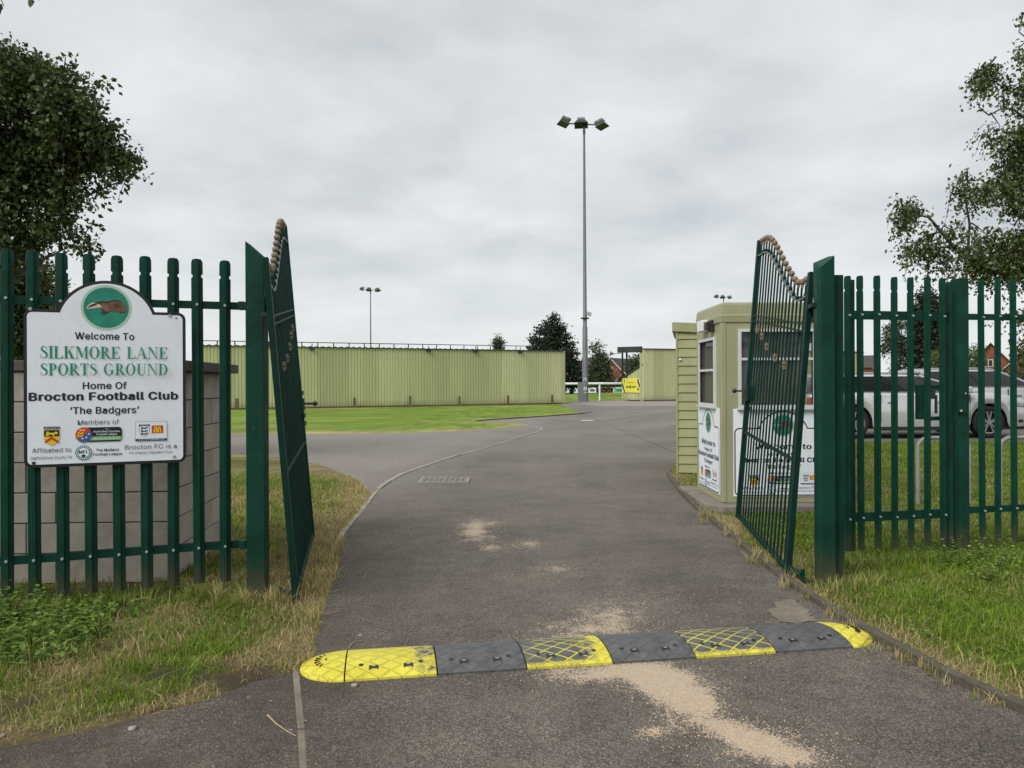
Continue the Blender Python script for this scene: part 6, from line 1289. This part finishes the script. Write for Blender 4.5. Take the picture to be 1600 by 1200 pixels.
def twig():
    r = root('roadside_tree', (-4.5, 2.3, 0), 'tree out of frame with one leafy twig tip hanging into the top left corner', 'tree'); a = wl(r); z0 = at(-40, -60, 3.0)
    MB().tube([(-4.5, 2.3, 0), (-4.45, 2.32, 2.2), (-4.5, 2.25, 4.2), (-4.4, 2.3, 5.6)], [.13, .10, .075, .03], 8).build('trunk', 'bark', r)
    MB().tube([(-4.5, 2.25, 3.9), (-3.6, 2.6, 4.15), (-2.7, 2.85, 3.75), z0, at(-5, -30, 3.0), at(30, -14, 3.0), at(52, -6, 3)], [.05, .03, .015, .005, .004, .003, .0015], 6).tube([at(-5, -30, 3), at(2, 0, 3), at(6, 10, 3)], .0015, 4).build('bough', 'bark', r)
    crown_mesh('crown', 'leaf', r, [(-4.5, 2.3, 5.4), (-4.9, 2.0, 4.7), (-3.9, 2.4, 4.9), (-3.4, 2.6, 4.45)], [(.9, .8, .7), (.6, .6, .5), (.6, .5, .4), (.4, .3, .2)], 110, 10, .05, .3, .6, seed=60, twigs=False)
    lm = MB(); lm.add([(0, 0, 0), (.012, .004, -.012), (.009, 0, -.028), (0, 0, -.042), (-.009, 0, -.028), (-.012, .004, -.012)], [(0, 1, 2, 3), (0, 3, 4, 5)])
    me = lm.mesh('leaf', 'leaf'); at_ = me.attributes.new('tint', 'FLOAT', 'POINT'); at_.data.foreach_set('value', [.5]*6)
    for (x, y, rz) in ((49, -4, .2), (40, -12, 1.2), (3, 6, .8), (10, -4, 2.0), (28, -16, 2.6), (-3, 10, .1), (60, -9, -.9), (-10, -20, 1)):
        o = bpy.data.objects.new('leaf', me); COL.objects.link(o); o.parent = r; o.location = at(x, y, 3.0)-a; o.rotation_euler = (random.uniform(-.5, .5), rz*.6, rz)
twig()
# distant trees
tree('cedar_tree', 'dark spreading conifer standing behind the right end of the long stand', (at(868, 600, 110).x, 110, 0), .5, 9.5,
     [(866, 497, 7), (858, 508, 9, 0, .6), (874, 512, 10, 0, .6), (864, 520, 16, 0, .45), (846, 517, 10, 0, .35), (880, 527, 13, 0, .35), (838, 530, 12, 0, .35), (862, 534, 20, 0, .4), (888, 540, 13, 0, .3), (850, 546, 24, 0, .4), (833, 545, 9, 0, .3), (894, 552, 12, 0, .3), (872, 556, 22, 0, .5), (885, 566, 16, 0, .5), (899, 565, 7, 0, .3), (870, 580, 25), (893, 578, 10)],
     110, 'leaf_pine', 2600, 5, .34, .5, .0, seed=12, twigs=False, zr=.8, jit=.5, shrink=.86)
tree('dark_tree', 'dark rounded trees behind the corner of the long stand', (at(892, 600, 116).x, 116, 0), .3, 3.0, [(893, 585, 12), (882, 592, 12), (903, 588, 5), (897, 578, 8)], 116, 'leaf_pine', 700, 8, .45, .8, .1, seed=13, twigs=False)
tree('birch_tree', 'slender distant birch between the floodlight mast and the far stand', (at(936, 600, 95).x, 95, 0), .14, 6.5,
     [(930, 538, 6), (934, 552, 9), (940, 562, 11), (934, 575, 13), (942, 586, 14), (928, 590, 12), (946, 575, 7), (925, 565, 5), (950, 592, 8)], 95, 'leaf_far', 620, 9, .24, .8, .6, seed=14, twigs=False)
tree('spruce_tree', 'tip of a small conifer peeping over the long corrugated stand', (at(778, 600, 130).x, 130, 0), .15, 7.0,
     [(779, 524, 2.5), (778, 530, 5), (776, 536, 8), (784, 534, 4), (779, 545, 9)], 130, 'leaf_far', 220, 6, .28, .4, .1, seed=15, twigs=False, shrink=.6)
tree('cypress_tree', 'tall dark conifer behind the side gate', (at(1447, 600, 60).x, 60, 0), .25, 8.0,
     [(1447, 462, 9), (1447, 480, 14), (1445, 500, 17), (1448, 520, 19), (1446, 545, 20), (1448, 570, 22), (1446, 590, 22)], 60, 'leaf_pine', 2300, 9, .22, .5, .3, seed=16, twigs=False)
tree('birch_tree', 'thin pale birch seen between the side gate pales', (at(1408, 600, 62).x, 62, 0), .12, 6.0,
     [(1385, 525, 7), (1393, 512, 9), (1408, 505, 9), (1404, 530, 12), (1388, 540, 8), (1412, 550, 13), (1410, 575, 14), (1400, 592, 12)], 62, 'leaf_far', 700, 9, .16, .5, .7, seed=17, twigs=False)
for i, (bl, lab, Yb, mt) in enumerate((([(1470, 560, 16), (1462, 578, 14), (1480, 585, 14)], 'light green bush between the tall dark conifer and the side gate post', 50, 'leaf_light'),
        ([(1520, 560, 16), (1512, 585, 20), (1528, 548, 8)], 'yellowish green bush left of the gabled house on the right', 70, 'leaf_light'),
        ([(995, 570, 14), (1010, 565, 16), (1030, 572, 18), (985, 583, 12)], 'rounded green trees behind the open front of the far stand', 130, 'leaf_far'),
        ([(918, 592, 7), (910, 595, 6), (925, 594, 7)], 'low green bush at the foot of the floodlight mast beyond the pitch', 128, 'leaf_far'),
        ([(1570, 592, 14), (1600, 588, 16), (1630, 585, 16)], 'green shrubs in front of the right-hand brick houses', 80, 'leaf_far'))):
    k = Yb/F; tree('bush', lab, (at(bl[0][0], 600, Yb).x, Yb, 0), .1, 1.5, bl, Yb, mt, 420, 8, .0026*Yb, .008*Yb, .3, seed=30+i, cat='bush', twigs=False)
def hedge(lab, xa, xb, Y, ht, seed):
    a, b = at(xa, 600, Y).x, at(xb, 600, Y).x; r = root('hedge', ((a+b)/2, Y, 0), lab, 'hedge'); n = max(3, int((b-a)/1.6)); C = [(a+(b-a)*i/(n-1), Y+random.uniform(-.3, .3), ht*.5+random.uniform(-.15, .15)) for i in range(n)]
    crown_mesh('foliage', 'leaf_pine', r, C, [(1.3, .8, ht*.55)]*n, n*55, 7, .3, .5, .1, seed=seed, twigs=False)
hedge('long dark hedge along the far side of the pitch', 850, 1010, 127, 1.9, 50)
hedge('dark hedge behind the parked cars in front of the far houses', 1395, 1650, 74, 2.0, 51)

# ---------------------------------------------------------------- grass, weeds, litter
def blades_mesh(name, x, y, hgt, wid, col, lean=.5, segs=2, seed=0):
    g = np.random.default_rng(seed); n = len(x); z = H(x, y)-.004; a = g.random(n)*2*np.pi; la = g.random(n)*2*np.pi; ln = hgt*lean*(g.random(n)**1.0)*1.6
    dx, dy = np.cos(a)*wid/2, np.sin(a)*wid/2; lx, ly = np.cos(la)*ln, np.sin(la)*ln; hh = np.sqrt(np.maximum(hgt**2-ln**2*.8, (hgt*.25)**2))
    P = lambda t, w: (x+lx*t*t+dx*w, y+ly*t*t+dy*w, z+hh*(t-.18*t*t*lean))
    v = np.stack([np.stack(P(0, -1), 1), np.stack(P(0, 1), 1), np.stack(P(.55, .75), 1), np.stack(P(.55, -.75), 1), np.stack(P(1, 0), 1)], 1).reshape(-1, 3)
    b = np.arange(n)*5; quad = np.stack([b, b+1, b+2, b+3], 1); tri = np.stack([b+3, b+2, b+4], 1)
    li = np.concatenate([quad.ravel(), tri.ravel()]); ls_ = np.concatenate([np.arange(n)*4, n*4+np.arange(n)*3])
    me = bpy.data.meshes.new(name); me.vertices.add(len(v)); me.vertices.foreach_set('co', v.ravel().astype(np.float32)); me.loops.add(len(li)); me.loops.foreach_set('vertex_index', li.astype(np.int32))
    me.polygons.add(2*n); me.polygons.foreach_set('loop_start', ls_.astype(np.int32)); me.update(calc_edges=True)
    c = np.repeat(col, 5, 0); sh = np.tile(np.array([.62, .62, 1, 1, 1.18]), n)[:, None]; c = np.concatenate([np.clip(c*sh, 0, 1), np.ones((len(c), 1))], 1)  # root shade and lighter tips painted into the blade colour for depth
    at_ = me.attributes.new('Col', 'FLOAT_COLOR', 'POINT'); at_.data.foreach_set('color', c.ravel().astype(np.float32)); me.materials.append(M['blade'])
    o = bpy.data.objects.new(name, me); COL.objects.link(o); return o
roadpoly = [(p[0], p[1]) for p in ROADL]
HARD = [[(-4.05, 5.84), (-2.6, 5.88), (-2.74, 7.3), (-4.1, 7.3)], [(2.25, 8.95), (3.95, 8.8), (3.95, 10.6), (2.3, 10.6)], [(2.72, 12.7), (4.70, 12.25), (5.15, 14.2), (3.17, 14.65)]]
def scatter(x0, x1, y0, y1, dens, seed, over=.0):
    g = np.random.default_rng(seed); n = int((x1-x0)*(y1-y0)*dens); x = x0+(x1-x0)*g.random(n); y = y0+(y1-y0)*g.random(n)
    vis = (np.abs(x) < y*.82+.9); x, y = x[vis], y[vis]; k = ~pip(x, y, roadpoly)
    for h in HARD: k &= ~pip(x, y, h)
    return x[k], y[k]
def grass(name, x0, x1, y0, y1, dens, hgt, wid, seed, keep=None, lean=.6, wild=.0, straw=False):
    x, y = scatter(x0, x1, y0, y1, dens, seed); g = np.random.default_rng(seed+1); c, dry, soil = turf(x, y)
    tuft = vnoise(x, y, .11, 21)*.6+vnoise(x, y, .35, 22)*.4
    k = g.random(len(x)) > soil*.95; k &= g.random(len(x)) < .35+1.1*tuft
    if keep is not None: k &= keep(x, y)
    x, y, c, dry, tuft = x[k], y[k], c[k], dry[k], tuft[k]; n = len(x)
    # each blade is green or dead straw
    if straw: q = g.random(n) < .15+dry; x, y, c, dry, tuft = x[q], y[q], c[q], dry[q], tuft[q]; n = len(x)
    pick = (g.random(n) < dry*.85) | straw; gc = G1*(.45+1.1*g.random((n, 1))*(.55+.9*vnoise(x, y, .3, 40))[:, None])+np.array((.07, .055, 0))*g.random((n, 1)); dc = DRY*(.65+.75*g.random((n, 1)))
    col = np.where(pick[:, None], dc, gc); h = hgt*(.45+.75*g.random(n))*(.55+.9*tuft)*(1+wild*(g.random(n) < .06)); h = np.where(pick, h*.8, h)
    return blades_mesh(name, x, y, h, wid*(.5+1.1*g.random(n)), col, lean, seed=seed+2)
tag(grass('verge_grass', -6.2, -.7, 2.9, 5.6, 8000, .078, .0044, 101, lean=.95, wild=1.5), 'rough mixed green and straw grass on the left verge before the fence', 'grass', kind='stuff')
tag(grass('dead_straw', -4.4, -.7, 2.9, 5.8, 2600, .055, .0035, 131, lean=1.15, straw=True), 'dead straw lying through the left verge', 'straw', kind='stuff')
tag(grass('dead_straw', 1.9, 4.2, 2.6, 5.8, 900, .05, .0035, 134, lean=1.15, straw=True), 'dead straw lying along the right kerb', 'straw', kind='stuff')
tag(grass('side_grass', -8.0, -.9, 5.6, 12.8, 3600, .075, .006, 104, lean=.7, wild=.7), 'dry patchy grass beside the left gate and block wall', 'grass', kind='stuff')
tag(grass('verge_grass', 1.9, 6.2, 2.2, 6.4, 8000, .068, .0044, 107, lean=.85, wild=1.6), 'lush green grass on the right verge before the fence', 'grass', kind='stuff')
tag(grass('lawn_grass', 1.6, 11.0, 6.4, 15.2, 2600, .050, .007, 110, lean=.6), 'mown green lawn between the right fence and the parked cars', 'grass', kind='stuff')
# straggling tufts and seed heads along edges and post feet
def tufts():
    g = np.random.default_rng(77); pts = []
    for a, b, n in ((Vector((-3.4, 5.0)), Vector((-1.9, 5.5)), 40), (Vector((-1.9, 5.25)), Vector((-1.5, 5.25)), 14), (Vector((2.2, 5.5)), Vector((2.7, 5.6)), 16), (Vector((2.5, 6.2)), Vector((4.9, 6.55)), 70), (KERB_L[4], KERB_L[5], 22), (KERB_R[1], KERB_R[2], 26), (KERB_R[2], KERB_R[5], 24), (KERB_R[5], KERB_R[8], 26)):
        for i in range(n): t = g.random(); p = a+(b-a)*t; pts.append((p.x+g.normal()*.05, p.y+g.normal()*.05))
    X = []; Y_ = []
    for x, y in pts:
        n = g.integers(14, 34); X.append(x+g.normal(size=n)*.022); Y_.append(y+g.normal(size=n)*.022)
    x = np.concatenate(X); y = np.concatenate(Y_); n = len(x); c, dry, soil = turf(x, y); pick = g.random(n) < np.clip(dry+.1, 0, .8)
    gc = G1*(.7+.7*g.random((n, 1))); dc = DRY*(.7+.8*g.random((n, 1))); col = np.where(pick[:, None], dc, gc)
    tag(blades_mesh('long_grass', x, y, np.where((x > 1.4) & (y < 5.4), .035+.06*g.random(n), .07+.11*g.random(n)), .0035+.002*g.random(n), col, .6, seed=9), 'longer grass tufts along the kerbs, fence feet and gateposts', 'grass', kind='stuff')
tufts()
def weeds():
    g = np.random.default_rng(55); mb_v = []; fs = []; tint = []
    def leaf(p, d, up, L, w):
        b = len(mb_v); s = d.cross(up).normalized(); q = [p, p+d*L*.35+s*w, p+d*L*.7+s*w*.7+up*(-.08*L), p+d*L+up*(-.2*L), p+d*L*.7-s*w*.7+up*(-.08*L), p+d*L*.35-s*w]
        mb_v.extend(q); fs.extend([(b, b+1, b+2, b+3), (b, b+3, b+4, b+5)]); t = g.random(); tint.extend([t]*6)
    def plant(x, y, h, nl, L):
        z = float(H(x, y)); p0 = Vector((x, y, z)); lean = Vector((g.normal()*.2, g.normal()*.2, 1)).normalized()
        for i in range(nl):
            t = (i+1)/nl; p = p0+lean*h*t; a = g.random()*6.283; d = Vector((math.cos(a), math.sin(a), .35*g.normal()+.15)).normalized(); leaf(p, d, Vector((0, 0, 1)), L*(1.15-.6*t)*(.7+.6*g.random()), L*.28)
        b = len(mb_v); w = .003; e = p0+lean*h; mb_v.extend([p0+Vector((w, 0, 0)), p0-Vector((w, 0, 0)), e]); fs.append((b, b+1, b+2)); tint.extend([.6]*3)
    for i in range(330):
        x = -3.65+1.25*g.random()**1.5; y = 4.05+g.random()*1.0
        if abs(x) > y*.75+.2: continue
        k = max(.15, 1-(x+3.6)/1.2); plant(x, y, (.08+.30*g.random()*k), int(5+7*g.random()), .055)
    for i in range(170): x = -2.6+1.1*g.random(); y = 4.3+.95*g.random(); plant(x, y, .03+.05*g.random(), 5, .03)
    for i in range(120):
        x = 3.35+1.4*g.random()**.8; y = 5.7+.9*g.random(); plant(x, y, .10+.26*g.random()*(x-3.2)/1.2, int(6+8*g.random()), .05)
    for i in range(260): x = 2.4+2.3*g.random(); y = 4.2+2.0*g.random(); plant(x, y, .02+.05*g.random(), 5, .032)
    me = bpy.data.meshes.new('weeds'); me.from_pydata([tuple(v) for v in mb_v], [], fs); me.update(); at_ = me.attributes.new('tint', 'FLOAT', 'POINT'); at_.data.foreach_set('value', np.array(tint, np.float32)); me.materials.append(M['leaf_weed'])
    o = bpy.data.objects.new('weeds', me); COL.objects.link(o); tag(o, 'leafy green weeds growing through the verges at the feet of both fences', 'weeds', kind='stuff')
    # little sprig in the hump
    r = root('weed_sprig', gr(1003, 1032, .0), 'small weed sprig growing at the front edge of the grey hump module', 'weed'); mb = MB(); g2 = np.random.default_rng(4)
    P0 = wl(r)
    for i in range(70):
        a = g2.random()*6.28; q = P0+Vector((g2.normal()*.035, g2.normal()*.02, .004)); d = Vector((math.cos(a), math.sin(a), .7)).normalized(); L = .018+.02*g2.random(); s = d.cross(Vector((0, 0, 1))).normalized()*.0035
        mb.add([q-s, q+s, q+d*L], [(0, 1, 2)])
    o = mb.build('sprig_leaves', 'leaf_weed', r); at_ = o.data.attributes.new('tint', 'FLOAT', 'POINT'); at_.data.foreach_set('value', [.6]*len(o.data.vertices))
weeds()
def litter():
    g = np.random.default_rng(31); mb = MB()
    for i in range(900):      # pale grit, seed husks and woody bits strewn over the asphalt
        y = 2.9+g.random()**1.4*9; x = g.uniform(-1.5, 2.4)
        if not pip(np.array([x]), np.array([y]), roadpoly)[0]: continue
        edge = min(abs(x+1.0+.14*(y-3.5)), 9); 
        if g.random() > .25+.75*math.exp(-(edge/.35)**2)+.25*(g.random() < .3): continue
        s = .0015+.0045*g.random()**2; a = g.random()*6.28; L = s*(1+2.2*(g.random() < .3)); mb.obox((x, y, .004+s*.4), (L*math.cos(a), L*math.sin(a), 0), (-s*math.sin(a)*.7, s*math.cos(a)*.7, 0), (0, 0, s*.8))
    tag(mb.build('grit', 'stone'), 'scattered pale grit and husks on the asphalt', 'grit', kind='stuff')
    mb = MB()
    for i in range(5200):      # sawdust-like grains around the sand patches
        px, py, rx, ry, s = SAND[g.integers(len(SAND))]; q = gr(px+g.normal()*rx*.9, py+g.normal()*ry*.9) if py+4*ry > 610 else None
        if q is None or g.random() > s: continue
        k = .0018+.003*g.random(); a = g.random()*6.28; mb.add([(q.x+k*math.cos(a+t)*1.2, q.y+k*math.sin(a+t)*1.2, .0045) for t in (0, 2.1, 4.2)]+[(q.x, q.y, .0045+k)], [(0, 1, 3), (1, 2, 3), (2, 0, 3)])
    tag(mb.build('sand_grains', paint('sand_grain', (.50, .38, .26), .9, .3, 80)), 'loose tan sand grains strewn about the hump', 'sand', kind='stuff')
    tw = (('thin curved dry twig on the pavement left of the kerb', [(418, 1120), (432, 1134), (448, 1145), (462, 1153)], .005), ('short bent twig on the asphalt left of the hump end', [(545, 1014), (552, 1006), (565, 1003)], .004), ('small forked twig beside the long yellow hump module', [(634, 1008), (637, 1003), (638, 999)], .003),
          ('dry twig in the middle of the drive beyond the hump', [(800, 853), (808, 858), (818, 860), (822, 857)], .006), ('thin twig lying by the left kerb near the gate', [(568, 905), (571, 900), (574, 896)], .004), ('short twig on the left side of the drive', [(505, 962), (520, 960), (532, 955)], .004), ('pale broken stick near the bottom right of the drive', [(1065, 1150), (1078, 1148)], .004))
    for lab, pts, w in tw:
        q = [gr(*p)+Vector((0, 0, .008)) for p in pts]; r = root('twig', q[0], lab, 'twig'); MB().tube(q, [w, w*.8, w*.7, w*.5][:len(q)] if len(q) > 2 else w, 5).build('stick', 'twigmat', r)
    for lab, px, py, s in (('grey pebble in front of the yellow hump module', 554, 1073, .017), ('pebble beside the dry twig left of the hump', 563, 994, .013), ('pale stone in the bare soil at the verge front', 207, 1141, .018), ('small white stone on the left kerb edge near the gate', 517, 887, .012), ('pale stone at the far left of the verge front', 3, 1152, .014)):
        q = gr(px, py); r = root('pebble', q, lab, 'stone'); m = MB(); m.ball((q.x, q.y, s*.45), s, 8, 6, .6); v = m.v; m.v = [(a+random.uniform(-s, s)*.15, b+random.uniform(-s, s)*.15, c) for a, b, c in v]; m.build('stone_body', 'stone', r)
litter()
